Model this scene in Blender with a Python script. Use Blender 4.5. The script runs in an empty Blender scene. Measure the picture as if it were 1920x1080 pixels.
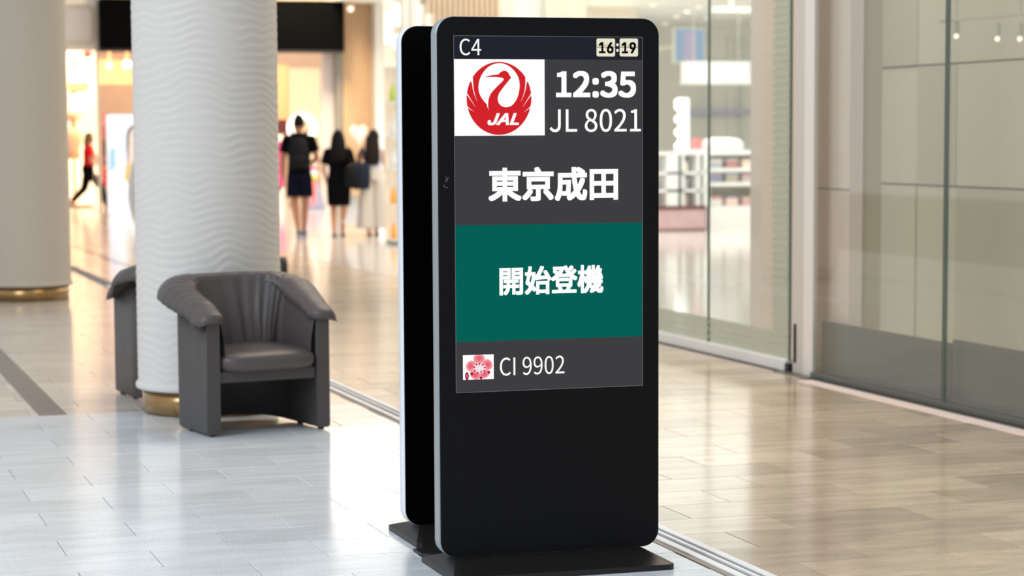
import bpy, bmesh, math, random
import numpy as np
from mathutils import Vector, Matrix
from mathutils.geometry import tessellate_polygon

random.seed(7)
rng = np.random.default_rng(7)
SC = bpy.context.scene
COL = SC.collection

# ------------------------------------------------------------------ camera
F_PX, PY, PX, H = 4300.0, 636.0, 960.0, 1.55
YAW = math.atan(1360 / math.hypot(F_PX, 386))
PITCH = math.atan((PY - 252) / F_PX)
ROLL = 0.005
cy, sy, cp, sp = math.cos(YAW), math.sin(YAW), math.cos(PITCH), math.sin(PITCH)
FWD = Vector((sy * cp, cy * cp, -sp))
RT0 = Vector((cy, -sy, 0))
UP0 = RT0.cross(FWD)
RT = RT0 * math.cos(ROLL) - UP0 * math.sin(ROLL)
UP = UP0 * math.cos(ROLL) + RT0 * math.sin(ROLL)
CAM = Vector((0, 0, H))
cd = bpy.data.cameras.new('camera')
cam = bpy.data.objects.new('camera', cd)
COL.objects.link(cam)
m3 = Matrix((RT, UP, -FWD)).transposed()
cam.matrix_world = Matrix.Translation(CAM) @ m3.to_4x4()
cd.sensor_width = 36.0
cd.lens = 36.0 * F_PX / 1920.0
cd.shift_y = (PY - 540) / 1920.0
cd.clip_end = 400
cd.dof.use_dof = True
cd.dof.focus_distance = 8.2
cd.dof.aperture_fstop = 3.2
SC.camera = cam


def ray(x, y):
    return FWD + RT * ((x - PX) / F_PX) - UP * ((y - PY) / F_PX)


def P(x, y, Y):
    d = ray(x, y)
    return CAM + d * (Y / d.y)


def FL(x, y, z=0.0):
    d = ray(x, y)
    return CAM + d * ((z - H) / d.z)


# ------------------------------------------------------------------ world and lights
w = bpy.data.worlds.new('world')
SC.world = w
w.use_nodes = True
bg = w.node_tree.nodes['Background']
bg.inputs[0].default_value = (0.90, 0.95, 1.0, 1)
bg.inputs[1].default_value = 0.74


def area(name, loc, target, size, power, color, size_y=None):
    l = bpy.data.lights.new(name, 'AREA')
    l.energy = power
    l.color = color
    l.size = size
    if size_y:
        l.shape = 'RECTANGLE'
        l.size_y = size_y
    o = bpy.data.objects.new(name, l)
    o.location = loc
    o.rotation_euler = (Vector(target) - Vector(loc)).to_track_quat('-Z', 'Y').to_euler()
    COL.objects.link(o)
    return o


area('skylight_lamp', (-7, 7, 8), (2, 11, 0.5), 7, 850, (0.86, 0.93, 1.0))
area('arcade_lamp', (10, 27, 7), (6, 30, 0), 8, 750, (1.0, 0.82, 0.62))
area('passage_lamp', (5.6, 15.0, 6.5), (4.4, 11, 0), 4, 250, (1.0, 0.78, 0.56))
area('shop_lamp', (13.5, 36, 4.2), (13.5, 36, 0), 12, 1000, (1.0, 0.98, 0.95))
area('shop_rear_fill', (19, 49, 4.25), (19.5, 52, 0), 11, 1300, (1.0, 0.98, 0.95))  # unseen area fill added to brighten the shop's rear wall
area('store_lamp', (8.6, 53, 4.2), (8.6, 54, 0), 5, 1500, (1.0, 0.78, 0.56))
area('boutique_lamp', (5.7, 52, 4.0), (5.7, 53, 0), 2, 330, (1.0, 0.80, 0.55))
area('slat_wall_lamp', (10.3, 45.5, 5.5), (10.0, 48, 1.5), 1.2, 420, (1.0, 0.80, 0.55))

SC.view_settings.view_transform = 'Standard'
SC.view_settings.look = 'None'
SC.view_settings.gamma = 1.0
SC.view_settings.use_curve_mapping = False
SC.view_settings.exposure = 0.0
SC.cycles.use_denoising = True
SC.cycles.max_bounces = 8
SC.cycles.transparent_max_bounces = 16
SC.cycles.caustics_reflective = False
SC.cycles.caustics_refractive = False
SC.cycles.sample_clamp_indirect = 6.0


# ------------------------------------------------------------------ materials
def lin(c):
    out = []
    for v in c[:3]:
        v = v / 255.0
        out.append(v / 12.92 if v <= 0.04045 else ((v + 0.055) / 1.055) ** 2.4)
    return (*out, 1.0)


def mat(name, rgb, rough=0.5, spec=0.5, metal=0.0, emit=0.0, noise=0.0, nscale=20.0, bump=0.0, stretch=(1, 1, 1), aniso=0):
    m = bpy.data.materials.new(name)
    m.use_nodes = True
    nt = m.node_tree
    b = nt.nodes['Principled BSDF']
    c = lin(rgb)
    b.inputs['Base Color'].default_value = c
    b.inputs['Roughness'].default_value = rough
    b.inputs['Specular IOR Level'].default_value = spec
    b.inputs['Metallic'].default_value = metal
    if emit:
        b.inputs['Emission Color'].default_value = c
        b.inputs['Emission Strength'].default_value = emit
    tc = nt.nodes.new('ShaderNodeTexCoord')
    mp = nt.nodes.new('ShaderNodeMapping')
    mp.inputs['Scale'].default_value = stretch
    nz = nt.nodes.new('ShaderNodeTexNoise')
    nz.inputs['Scale'].default_value = nscale
    nz.inputs['Detail'].default_value = 4
    nt.links.new(tc.outputs['Object'], mp.inputs['Vector'])
    nt.links.new(mp.outputs['Vector'], nz.inputs['Vector'])
    if noise and not emit:
        mx = nt.nodes.new('ShaderNodeMix')
        mx.data_type = 'RGBA'
        k = 1 - noise
        mx.inputs['A'].default_value = (c[0] * k, c[1] * k, c[2] * k, 1)
        k = 1 + noise
        mx.inputs['B'].default_value = (min(1, c[0] * k), min(1, c[1] * k), min(1, c[2] * k), 1)
        nt.links.new(nz.outputs['Fac'], mx.inputs['Factor'])
        nt.links.new(mx.outputs['Result'], b.inputs['Base Color'])
    if bump:
        bp = nt.nodes.new('ShaderNodeBump')
        bp.inputs['Strength'].default_value = bump
        bp.inputs['Distance'].default_value = 0.004
        nt.links.new(nz.outputs['Fac'], bp.inputs['Height'])
        nt.links.new(bp.outputs['Normal'], b.inputs['Normal'])
    return m


def screen_mat(name, rgb, k=1.0):
    """Lit display: black glass that only gives off its own light."""
    m = mat(name, rgb, 0.6, 0.0, emit=k)
    m.node_tree.nodes['Principled BSDF'].inputs['Base Color'].default_value = (0, 0, 0, 1)
    return m


def stone_mat(name, rgb, var, per_object=True, streak=0.10, rough=0.15):
    m = bpy.data.materials.new(name)
    m.use_nodes = True
    nt = m.node_tree
    b = nt.nodes['Principled BSDF']
    geo = nt.nodes.new('ShaderNodeNewGeometry')
    mp = nt.nodes.new('ShaderNodeMapping')
    mp.inputs['Scale'].default_value = (1.0, 4.0, 1.0)
    nt.links.new(geo.outputs['Position'], mp.inputs['Vector'])
    n1 = nt.nodes.new('ShaderNodeTexNoise')
    n1.inputs['Scale'].default_value = 2.6
    n1.inputs['Detail'].default_value = 6
    n1.inputs['Roughness'].default_value = 0.62
    nt.links.new(mp.outputs['Vector'], n1.inputs['Vector'])
    mp2 = nt.nodes.new('ShaderNodeMapping')
    mp2.inputs['Scale'].default_value = (1.0, 2.2, 1.0)
    nt.links.new(geo.outputs['Position'], mp2.inputs['Vector'])
    n2 = nt.nodes.new('ShaderNodeTexNoise')
    n2.inputs['Scale'].default_value = 95
    n2.inputs['Detail'].default_value = 2
    nt.links.new(mp2.outputs['Vector'], n2.inputs['Vector'])
    r2 = nt.nodes.new('ShaderNodeValToRGB')
    r2.color_ramp.elements[0].position = 0.30
    r2.color_ramp.elements[0].color = (0.58, 0.58, 0.58, 1)
    r2.color_ramp.elements[1].position = 0.42
    r2.color_ramp.elements[1].color = (1, 1, 1, 1)
    nt.links.new(n2.outputs['Fac'], r2.inputs['Fac'])
    r1 = nt.nodes.new('ShaderNodeValToRGB')
    c = lin(rgb)
    lo, hi = 1 - streak * 1.6, 1 + streak
    r1.color_ramp.elements[0].position = 0.32
    r1.color_ramp.elements[0].color = (c[0] * lo, c[1] * lo, c[2] * lo, 1)
    r1.color_ramp.elements[1].position = 0.62
    r1.color_ramp.elements[1].color = (min(1, c[0] * hi), min(1, c[1] * hi), min(1, c[2] * hi), 1)
    nt.links.new(n1.outputs['Fac'], r1.inputs['Fac'])
    mu = nt.nodes.new('ShaderNodeMix')
    mu.data_type = 'RGBA'
    mu.blend_type = 'MULTIPLY'
    mu.inputs['Factor'].default_value = 1
    nt.links.new(r1.outputs['Color'], mu.inputs['A'])
    nt.links.new(r2.outputs['Color'], mu.inputs['B'])
    if per_object:
        oi = nt.nodes.new('ShaderNodeObjectInfo')
        rnd = oi.outputs['Random']
    else:
        rnd = geo.outputs['Random Per Island']
    mr = nt.nodes.new('ShaderNodeMapRange')
    mr.inputs['To Min'].default_value = 1 - var
    mr.inputs['To Max'].default_value = 1 + var * 0.5
    nt.links.new(rnd, mr.inputs['Value'])
    hs = nt.nodes.new('ShaderNodeHueSaturation')
    nt.links.new(mr.outputs['Result'], hs.inputs['Value'])
    nt.links.new(mu.outputs['Result'], hs.inputs['Color'])
    nt.links.new(hs.outputs['Color'], b.inputs['Base Color'])
    b.inputs['Roughness'].default_value = rough
    b.inputs['Specular IOR Level'].default_value = 0.30
    return m


def glass_mat(name, tint=(0.93, 0.97, 0.94), refl=0.10, haze=None, haze_f=0.0):
    m = bpy.data.materials.new(name)
    m.use_nodes = True
    nt = m.node_tree
    nt.nodes.clear()
    out = nt.nodes.new('ShaderNodeOutputMaterial')
    tr = nt.nodes.new('ShaderNodeBsdfTransparent')
    tr.inputs['Color'].default_value = (*tint, 1)
    gl = nt.nodes.new('ShaderNodeBsdfGlossy')
    gl.inputs['Roughness'].default_value = 0.02
    fr = nt.nodes.new('ShaderNodeFresnel')
    ge = nt.nodes.new('ShaderNodeNewGeometry')
    io = nt.nodes.new('ShaderNodeMapRange')           # both faces of a pane reflect alike
    io.inputs['To Min'].default_value = 1.5
    io.inputs['To Max'].default_value = 1 / 1.5
    nt.links.new(ge.outputs['Backfacing'], io.inputs['Value'])
    nt.links.new(io.outputs['Result'], fr.inputs['IOR'])
    ma = nt.nodes.new('ShaderNodeMath')
    ma.operation = 'MULTIPLY'
    ma.inputs[1].default_value = refl
    nt.links.new(fr.outputs[0], ma.inputs[0])
    mx = nt.nodes.new('ShaderNodeMixShader')
    nt.links.new(ma.outputs[0], mx.inputs['Fac'])
    base = tr
    if haze:
        df = nt.nodes.new('ShaderNodeBsdfDiffuse')
        df.inputs['Color'].default_value = lin(haze)
        m2 = nt.nodes.new('ShaderNodeMixShader')
        m2.inputs['Fac'].default_value = haze_f
        nt.links.new(tr.outputs[0], m2.inputs[1])
        nt.links.new(df.outputs[0], m2.inputs[2])
        base = m2
    nt.links.new(base.outputs[0], mx.inputs[1])
    nt.links.new(gl.outputs[0], mx.inputs[2])
    nt.links.new(mx.outputs[0], out.inputs['Surface'])
    return m


M = dict(
    kiosk_black=mat('satin_black_panel', (17, 17, 19), 0.45, 0.12, noise=0.05),
    kiosk_glass=mat('black_glass', (4, 4, 5), 0.3, 0.05),
    kiosk_steel=mat('brushed_silver', (232, 238, 246), 0.4, metal=0.15, noise=0.05, nscale=8, stretch=(1, 1, 0.02)),
    kiosk_edge=mat('grey_silver', (158, 165, 170), 0.42, metal=0.4, noise=0.05, nscale=8, stretch=(1, 1, 0.02)),
    base_black=mat('powder_coated_black', (27, 25, 25), 0.42, 0.35, noise=0.06, nscale=60),
    leather=mat('grey_leatherette', (82, 76, 75), 0.42, 0.4, noise=0.05, nscale=260, bump=0.12),
    leather_side=mat('grey_leatherette_side', (75, 71, 70), 0.5, 0.35, noise=0.04, nscale=260, bump=0.1),
    dark_plastic=mat('black_plastic', (22, 22, 22), 0.5),
    plaster=mat('white_relief_plaster', (212, 209, 205), 0.75, 0.25, noise=0.02, nscale=9),
    plaster_warm=mat('cream_relief_plaster', (190, 180, 167), 0.75, 0.25, noise=0.02, nscale=9),
    brass=mat('polished_bronze', (172, 138, 96), 0.2, metal=1.0, noise=0.25, nscale=5, stretch=(2, 2, 0.05)),
    steel=mat('polished_steel', (208, 210, 214), 0.25, metal=1.0),
    track_white=mat('anodised_aluminium', (242, 243, 245), 0.35, 0.5, noise=0.02),
    track_groove=mat('track_groove_grey', (120, 122, 124), 0.5),
    track_bronze=mat('track_bronze_edge', (140, 128, 118), 0.45, metal=0.3),
    grout=mat('grout', (118, 114, 110), 0.8, 0.2),
    white=mat('white_paint', (232, 232, 228), 0.5, 0.4),
    post_white=mat('soft_white_post', (226, 221, 214), 0.5, 0.3),
    post_grey=mat('warm_grey_post', (206, 198, 190), 0.5, 0.3),
    offwhite=mat('warm_white_paint', (222, 212, 202), 0.6, 0.3),
    pink_beige=mat('pink_beige_paint', (246, 226, 216), 0.6, 0.3),
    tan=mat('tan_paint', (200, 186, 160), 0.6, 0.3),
    greige=mat('grey_green_panel', (208, 206, 190), 0.6, 0.3, noise=0.03, nscale=2),
    greige2=mat('darker_grey_green_panel', (194, 192, 176), 0.6, 0.3, noise=0.03, nscale=2),
    seam=mat('panel_seam', (158, 148, 134), 0.7),
    board=mat('smoked_grey_board', (92, 94, 86), 0.35, 0.5),
    fascia=mat('black_fascia', (4, 4, 5), 0.7, 0.03),
    gold_line=mat('champagne_moulding', (200, 184, 158), 0.5),
    oak=mat('pale_oak', (222, 188, 150), 0.55, 0.3, noise=0.08, nscale=6, stretch=(4, 4, 0.3)),
    oak_dark=mat('oak_backing', (176, 140, 106), 0.6, 0.3),
    peach=mat('peach_wall', (236, 206, 182), 0.7, 0.2),
    cream=mat('cream_wall', (250, 236, 214), 0.7, 0.2),
    terracotta=mat('tan_bulkhead', (205, 158, 118), 0.7, 0.2),
    grey_post=mat('grey_metal_post', (140, 136, 128), 0.4, 0.4),
    red=mat('red_card', (205, 40, 44), 0.6),
    maroon=mat('maroon_card', (96, 20, 28), 0.6),
    magenta=mat('magenta_card', (232, 70, 150), 0.6),
    orange=mat('amber_card', (244, 176, 84), 0.6),
    coral=mat('coral_card', (240, 128, 124), 0.6),
    rose=mat('rose_card', (222, 172, 172), 0.6),
    dusty_pink=mat('dusty_pink_card', (220, 196, 190), 0.6),
    dull_red=mat('dull_red_card', (196, 128, 126), 0.6),
    lilac=mat('lilac_card', (150, 150, 178), 0.6),
    purple=mat('purple_card', (150, 112, 205), 0.5),
    lime=mat('lime_card', (196, 214, 84), 0.6),
    green=mat('green_card', (120, 150, 130), 0.6),
    pale_pink=mat('pale_pink_foil', (246, 214, 202), 0.4, 0.5),
    skin=mat('skin', (196, 140, 108), 0.55, 0.4, noise=0.05, nscale=12),
    skin2=mat('skin_tan', (178, 120, 86), 0.55, 0.4, noise=0.05, nscale=12),
    hair_black=mat('black_hair', (9, 7, 7), 0.6, 0.12, noise=0.2, nscale=60, stretch=(4, 4, 0.2)),
    hair_brown=mat('dark_brown_hair', (30, 19, 12), 0.6, 0.15, noise=0.2, nscale=60, stretch=(4, 4, 0.2)),
    hair_olive=mat('light_brown_hair', (116, 92, 64), 0.5, 0.3, noise=0.2, nscale=60, stretch=(4, 4, 0.2)),
    black_cloth=mat('black_cloth', (9, 8, 10), 0.9, 0.05, noise=0.1, nscale=30),
    black_nylon=mat('black_nylon', (18, 17, 19), 0.7, 0.12, noise=0.1, nscale=40),
    navy_cloth=mat('navy_cloth', (17, 18, 34), 0.9, 0.05, noise=0.1, nscale=30),
    navy_bag=mat('navy_canvas', (28, 31, 48), 0.75, 0.2, noise=0.1, nscale=30),
    white_cloth=mat('off_white_cloth', (196, 186, 174), 0.9, 0.1, noise=0.06, nscale=18, stretch=(4, 4, 0.4)),
    grey_cloth=mat('pale_grey_cloth', (190, 192, 202), 0.85, 0.15),
    red_cloth=mat('red_cloth', (206, 26, 34), 0.85, 0.15),
    shoe_blue=mat('grey_blue_shoe', (86, 92, 116), 0.7),
    eye=mat('dark_eye', (30, 22, 18), 0.3),
    frost=glass_mat('frosted_film', (0.86, 0.91, 0.86), 0.4, (240, 238, 226), 0.72),
    frost_dot=mat('frosted_film_dots', (214, 214, 200), 0.6),
    pane=glass_mat('clear_glass', (0.955, 0.975, 0.955), 0.5, (205, 205, 198), 0.07),
    pane_grey=glass_mat('grey_glass', (0.955, 0.965, 0.945), 0.8, (200, 198, 190), 0.05),
    glass_edge=mat('green_glass_edge', (104, 120, 108), 0.2, 0.5),
    bulb=mat('lit_bulb', (255, 250, 240), emit=6.0),
    lamp_warm=mat('lit_warm_lamp', (255, 238, 214), emit=7.0),
    lamp_soft=mat('lit_soft_lamp', (255, 236, 214), emit=1.2),
    tube=mat('lit_ring_tube', (255, 252, 246), emit=3.0),
    lightbox=screen_mat('lit_poster_white', (236, 243, 255), 1.5),
    poster_blue=screen_mat('lit_poster_blue', (178, 214, 250), 1.2),
    poster_skin=screen_mat('lit_poster_skin', (252, 226, 208), 1.1),
    poster_hair=screen_mat('lit_poster_hair', (120, 92, 84), 0.9),
    poster_gold=screen_mat('lit_poster_gold', (248, 206, 130), 1.1),
    poster_peach=screen_mat('lit_poster_peach', (250, 196, 160), 1.1),
    tv_blue=screen_mat('lit_screen_blue', (150, 178, 206), 1.0),
    tv_pink=screen_mat('lit_screen_pink', (196, 180, 206), 1.0),
    shop_white=mat('gloss_white_laminate', (242, 242, 240), 0.3, 0.5),
    s_bg=screen_mat('display_grey', (62, 62, 64)),
    s_head=screen_mat('display_navy', (34, 36, 46)),
    s_green=screen_mat('display_green', (5, 95, 84)),
    s_white=screen_mat('display_white', (255, 255, 255)),
    s_red=screen_mat('display_red', (211, 36, 44)),
    s_line=screen_mat('display_edge_line', (112, 112, 116)),
    s_cream=screen_mat('display_cream', (232, 228, 206)),
    s_cream2=screen_mat('display_cream_dark', (214, 210, 184)),
    s_black=screen_mat('display_black', (14, 14, 12)),
    s_pink=screen_mat('display_pink', (243, 164, 172)),
    s_pink2=screen_mat('display_deep_pink', (232, 96, 112)),
    s_pink_b=screen_mat('display_pink_mid', (240, 140, 150)),
    s_pink_c=screen_mat('display_pink_warm', (236, 120, 132)),
    s_pale_b=screen_mat('display_blush', (246, 190, 196)),
    s_pale_c=screen_mat('display_near_white', (252, 238, 240)),
    s_pale=screen_mat('display_pale_pink', (250, 218, 222)),
    s_crimson=screen_mat('display_crimson', (156, 14, 54)),
    s_mark=screen_mat('pale_grey_mark', (104, 104, 106)),
)


# ------------------------------------------------------------------ mesh helpers
def link(name, me, material=None, parent=None, smooth=False):
    o = bpy.data.objects.new(name, me)
    COL.objects.link(o)
    if material is not None:
        for mm in (material if isinstance(material, (list, tuple)) else [material]):
            me.materials.append(mm)
    if parent is not None:
        o.parent = parent
    if smooth:
        for p in me.polygons:
            p.use_smooth = True
    return o


def obj(name, bm, material, parent=None, smooth=False):
    bmesh.ops.recalc_face_normals(bm, faces=bm.faces[:])
    me = bpy.data.meshes.new(name)
    bm.to_mesh(me)
    bm.free()
    return link(name, me, material, parent, smooth)


def tag(o, label=None, cat=None, group=None, kind=None):
    if label:
        o['label'] = label
    if cat:
        o['category'] = cat
    if group:
        o['group'] = group
    if kind:
        o['kind'] = kind
    return o


def thing(name, label, cat, loc=(0, 0, 0), rz=0.0, group=None, kind=None):
    o = bpy.data.objects.new(name, None)
    o.empty_display_size = 0.1
    COL.objects.link(o)
    o.location = loc
    o.rotation_euler = (0, 0, rz)
    return tag(o, label, cat, group, kind)


def dup(root, loc, rz, label, group=None):
    r = root.copy()
    COL.objects.link(r)
    r.location = loc
    r.rotation_euler = (0, 0, rz)
    r['label'] = label
    if group:
        r['group'] = group
    for ch in list(root.children):
        c = ch.copy()
        COL.objects.link(c)
        c.parent = r
        for g in list(ch.children):
            d = g.copy()
            COL.objects.link(d)
            d.parent = c
    return r


def add_box(bm, x0, x1, y0, y1, z0, z1, bev=0.0, seg=2):
    r = bmesh.ops.create_cube(bm, size=1.0)
    vs = r['verts']
    for v in vs:
        v.co = Vector((x0 + (v.co.x + .5) * (x1 - x0), y0 + (v.co.y + .5) * (y1 - y0), z0 + (v.co.z + .5) * (z1 - z0)))
    if bev:
        es = {e for v in vs for e in v.link_edges}
        bmesh.ops.bevel(bm, geom=list(es), offset=bev, segments=seg, affect='EDGES', profile=0.5)


def box(name, x0, x1, y0, y1, z0, z1, material, parent=None, bev=0.0, seg=2):
    bm = bmesh.new()
    add_box(bm, x0, x1, y0, y1, z0, z1, bev, seg)
    return obj(name, bm, material, parent)


def pbox(name, x0, y0, x1, y1, Y, depth, material, parent=None, bev=0.0):
    """A box standing at depth Y whose front shows between two corners read off the photo."""
    a, b = P(x0, y0, Y), P(x1, y1, Y)
    off = parent.location if parent is not None else Vector((0, 0, 0))
    return box(name, min(a.x, b.x) - off.x, max(a.x, b.x) - off.x, Y - off.y, Y + depth - off.y, min(a.z, b.z) - off.z, max(a.z, b.z) - off.z, material, parent, bev)


def add_tube(bm, p0, p1, r0, r1=None, n=12, cap=True):
    r1 = r0 if r1 is None else r1
    p0, p1 = Vector(p0), Vector(p1)
    d = (p1 - p0)
    q = Vector((0, 0, 1)).rotation_difference(d.normalized())
    A, B = [], []
    for i in range(n):
        a = 2 * math.pi * i / n
        u = q @ Vector((math.cos(a), math.sin(a), 0))
        A.append(bm.verts.new(p0 + u * r0))
        B.append(bm.verts.new(p1 + u * r1))
    for i in range(n):
        j = (i + 1) % n
        bm.faces.new((A[i], A[j], B[j], B[i]))
    if cap:
        bm.faces.new(A[::-1])
        bm.faces.new(B)


def add_ball(bm, c, r, sx=1, sy_=1, sz=1, n=12, rot=None):
    g = bmesh.ops.create_uvsphere(bm, u_segments=n, v_segments=max(6, n // 2 + 2), radius=1.0)
    for v in g['verts']:
        p = Vector((v.co.x * r * sx, v.co.y * r * sy_, v.co.z * r * sz))
        if rot is not None:
            p = rot @ p
        v.co = p + Vector(c)


def add_caps(bm, p0, p1, r0, r1, n=12):
    add_tube(bm, p0, p1, r0, r1, n)
    add_ball(bm, p0, r0, n=n)
    add_ball(bm, p1, r1, n=n)


def add_loft(bm, rings, cap=True):
    """rings: lists of points of one length."""
    vs = [[bm.verts.new(p) for p in r] for r in rings]
    n = len(vs[0])
    for a, b in zip(vs[:-1], vs[1:]):
        for i in range(n):
            j = (i + 1) % n
            bm.faces.new((a[i], a[j], b[j], b[i]))
    if cap:
        bm.faces.new(vs[0][::-1])
        bm.faces.new(vs[-1])


def ell(c, rx, ry, n=24, wob=0.0, k=5, ph=0.0):
    c = Vector(c)
    out = []
    for i in range(n):
        a = 2 * math.pi * i / n
        f = 1 + wob * math.sin(k * a + ph)
        out.append(c + Vector((rx * f * math.cos(a), ry * f * math.sin(a), 0)))
    return out


def evaluated(bm, mods, name='tmp'):
    """Mesh of bm after a list of modifiers."""
    me = bpy.data.meshes.new(name)
    bm.to_mesh(me)
    bm.free()
    o = bpy.data.objects.new(name, me)
    COL.objects.link(o)
    for typ, props in mods:
        md = o.modifiers.new(typ, typ)
        for k, v in props.items():
            setattr(md, k, v)
    dg = bpy.context.evaluated_depsgraph_get()
    dg.update()
    res = bpy.data.meshes.new_from_object(o.evaluated_get(dg))
    COL.objects.unlink(o)
    bpy.data.objects.remove(o)
    bpy.data.meshes.remove(me)
    return res


def remeshed(name, bm, voxel, material, parent, it=2):
    me = evaluated(bm, [('REMESH', dict(mode='VOXEL', voxel_size=voxel)), ('SMOOTH', dict(iterations=it, factor=0.5))])
    me.name = name
    me.materials.clear()
    return link(name, me, material, parent, smooth=True)


def rounded(x0, x1, z0, z1, r, n=8):
    pts = []
    for cx, cz, a0 in ((x1 - r, z0 + r, -90), (x1 - r, z1 - r, 0), (x0 + r, z1 - r, 90), (x0 + r, z0 + r, 180)):
        for i in range(n + 1):
            a = math.radians(a0 + 90 * i / n)
            pts.append((cx + r * math.cos(a), cz + r * math.sin(a)))
    return pts


def prism_xz(bm, pts, y0, y1):
    a = [bm.verts.new((x, y0, z)) for x, z in pts]
    b = [bm.verts.new((x, y1, z)) for x, z in pts]
    n = len(pts)
    bm.faces.new(a)
    bm.faces.new(b[::-1])
    for i in range(n):
        j = (i + 1) % n
        bm.faces.new((a[i], b[i], b[j], a[j]))


# ------------------------------------------------------------------ floor of stone tiles
floor = box('floor', -14, 30, 2, 70, -0.12, -0.0045, M['grout'])
tag(floor, kind='structure')
ST_L = stone_mat('pale_grey_stone', (226, 230, 234), 0.09, True, 0.06)
ST_M = stone_mat('sand_stone', (216, 207, 196), 0.12, True, 0.08)
ST_R = stone_mat('warm_lit_beige_stone', (209, 187, 160), 0.26, True, 0.12)  # beige stone, with the warm light on this side put into its colour
ST_D = stone_mat('dark_grey_stone', (112, 106, 102), 0.06, True, 0.06)
ST_LF = stone_mat('pale_beige_stone_far', (206, 197, 186), 0.10, False, 0.08)
ST_RF = stone_mat('warm_lit_beige_stone_far', (214, 194, 168), 0.14, False, 0.10)  # far tiles of that side, warm light in the colour as well
T_L, T_W, GAP = 0.615, 0.3375, 0.0032
TRACK = (3.105, 3.262)
BAND1 = (1.302, 1.456, 13.05, 46.0)
BAND2 = (3.80, 3.93, 26.0, 33.4)
BAND3 = (6.70, 6.83, 24.0, 32.2)


def joints(k, side):
    if side == 'L':
        return (1.255 if k % 2 == 0 else 0.9475)
    return (3.755 if k % 2 == 0 else 3.445)


def row_spans(k, ya, yb, xmin, xmax):
    """(x0, x1, side, dark) pieces of one row of tiles."""
    cuts = [(TRACK[0], TRACK[1], None)]
    ym = 0.5 * (ya + yb)
    for b in (BAND1, BAND2, BAND3):
        if b[2] <= ym <= b[3]:
            cuts.append((b[0], b[1], 'dark'))
    out = []
    for side, lo, hi in (('L', xmin, TRACK[0]), ('R', TRACK[1], xmax)):
        j0 = joints(k, side)
        x = j0 - math.ceil((j0 - lo) / T_L) * T_L
        while x < hi:
            a, b = max(x, lo), min(x + T_L, hi)
            segs = [(a, b)]
            for c0, c1, kind in cuts:
                if kind == 'dark':
                    ns = []
                    for s0, s1 in segs:
                        if c1 <= s0 or c0 >= s1:
                            ns.append((s0, s1))
                        else:
                            if c0 - s0 > 0.03:
                                ns.append((s0, c0))
                            if s1 - c1 > 0.03:
                                ns.append((c1, s1))
                    segs = ns
            for s0, s1 in segs:
                if s1 - s0 > 0.03:
                    out.append((s0, s1, side, False))
            x += T_L
    for c0, c1, kind in cuts:
        if kind == 'dark':
            out.append((c0, c1, 'D', True))
    return out


def tile_geom(bm, x0, x1, y0, y1):
    g = GAP / 2
    b = 0.0012
    lo = [(x0 + g, y0 + g), (x1 - g, y0 + g), (x1 - g, y1 - g), (x0 + g, y1 - g)]
    hi = [(x0 + g + b, y0 + g + b), (x1 - g - b, y0 + g + b), (x1 - g - b, y1 - g - b), (x0 + g + b, y1 - g - b)]
    A = [bm.verts.new((x, y, -0.006)) for x, y in lo]
    B = [bm.verts.new((x, y, -0.0012)) for x, y in lo]
    C = [bm.verts.new((x, y, 0.0)) for x, y in hi]
    for i in range(4):
        j = (i + 1) % 4
        bm.faces.new((A[i], A[j], B[j], B[i]))
        bm.faces.new((B[i], B[j], C[j], C[i]))
    bm.faces.new(C)


tile_cache = {}
far_l, far_r, far_d = bmesh.new(), bmesh.new(), bmesh.new()
n_tile = 0
k0 = int(math.floor((4.0 - 8.184) / T_W))
k1 = int(math.ceil((50.0 - 8.184) / T_W))
for k in range(k0, k1):
    ya, yb = 8.184 + k * T_W, 8.184 + (k + 1) * T_W
    ym = 0.5 * (ya + yb)
    xmin = -3.2 if ym < 22 else -1.0
    xmax = 6.12 if ym < 22 else 13.0
    for x0, x1, side, dark in row_spans(k, ya, yb, xmin, xmax):
        xc = 0.5 * (x0 + x1)
        near = 6.7 < ym < 14.6 and 0.075 * ym - 0.35 < xc < 0.62 * ym
        if near and n_tile < 299:
            side = 'M' if side == 'L' and ym > 12.93 else side
            key = (round(x1 - x0, 3), side)
            if key not in tile_cache:
                bm = bmesh.new()
                tile_geom(bm, -(x1 - x0) / 2, (x1 - x0) / 2, -T_W / 2, T_W / 2)
                bmesh.ops.recalc_face_normals(bm, faces=bm.faces[:])
                me = bpy.data.meshes.new('tile')
                bm.to_mesh(me)
                bm.free()
                me.materials.append({'L': ST_L, 'M': ST_M, 'R': ST_R, 'D': ST_D}[side])
                tile_cache[key] = me
            o = bpy.data.objects.new('tile', tile_cache[key])
            COL.objects.link(o)
            o.parent = floor
            o.location = (xc, ym, random.uniform(-0.0003, 0.0003))
            n_tile += 1
        else:
            tile_geom({'L': far_l, 'R': far_r, 'D': far_d}[side], x0, x1, ya, yb)
for nm, bm, mm in (('tile_field', far_l, ST_LF), ('tile_field', far_r, ST_RF), ('dark_tile_field', far_d, ST_D)):
    tag(obj(nm, bm, mm, floor), kind='stuff')

# floor track of the sliding glass wall
tr = thing('floor_track', 'long silver floor track with two dark grooves crossing the tiles behind the kiosk', 'track', (0, 0, 0))
for nm, a, b, z, mm in (('edge_strip', 3.105, 3.128, 0.002, 'track_bronze'), ('rail', 3.128, 3.160, 0.008, 'track_white'),
                        ('groove', 3.160, 3.186, 0.001, 'track_groove'), ('rail', 3.186, 3.202, 0.008, 'track_white'),
                        ('groove', 3.202, 3.228, 0.001, 'track_groove'), ('rail', 3.228, 3.262, 0.006, 'track_white')):
    box(nm, a, b, 4.0, 24.0, -0.0045, z, M[mm], tr)

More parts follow.
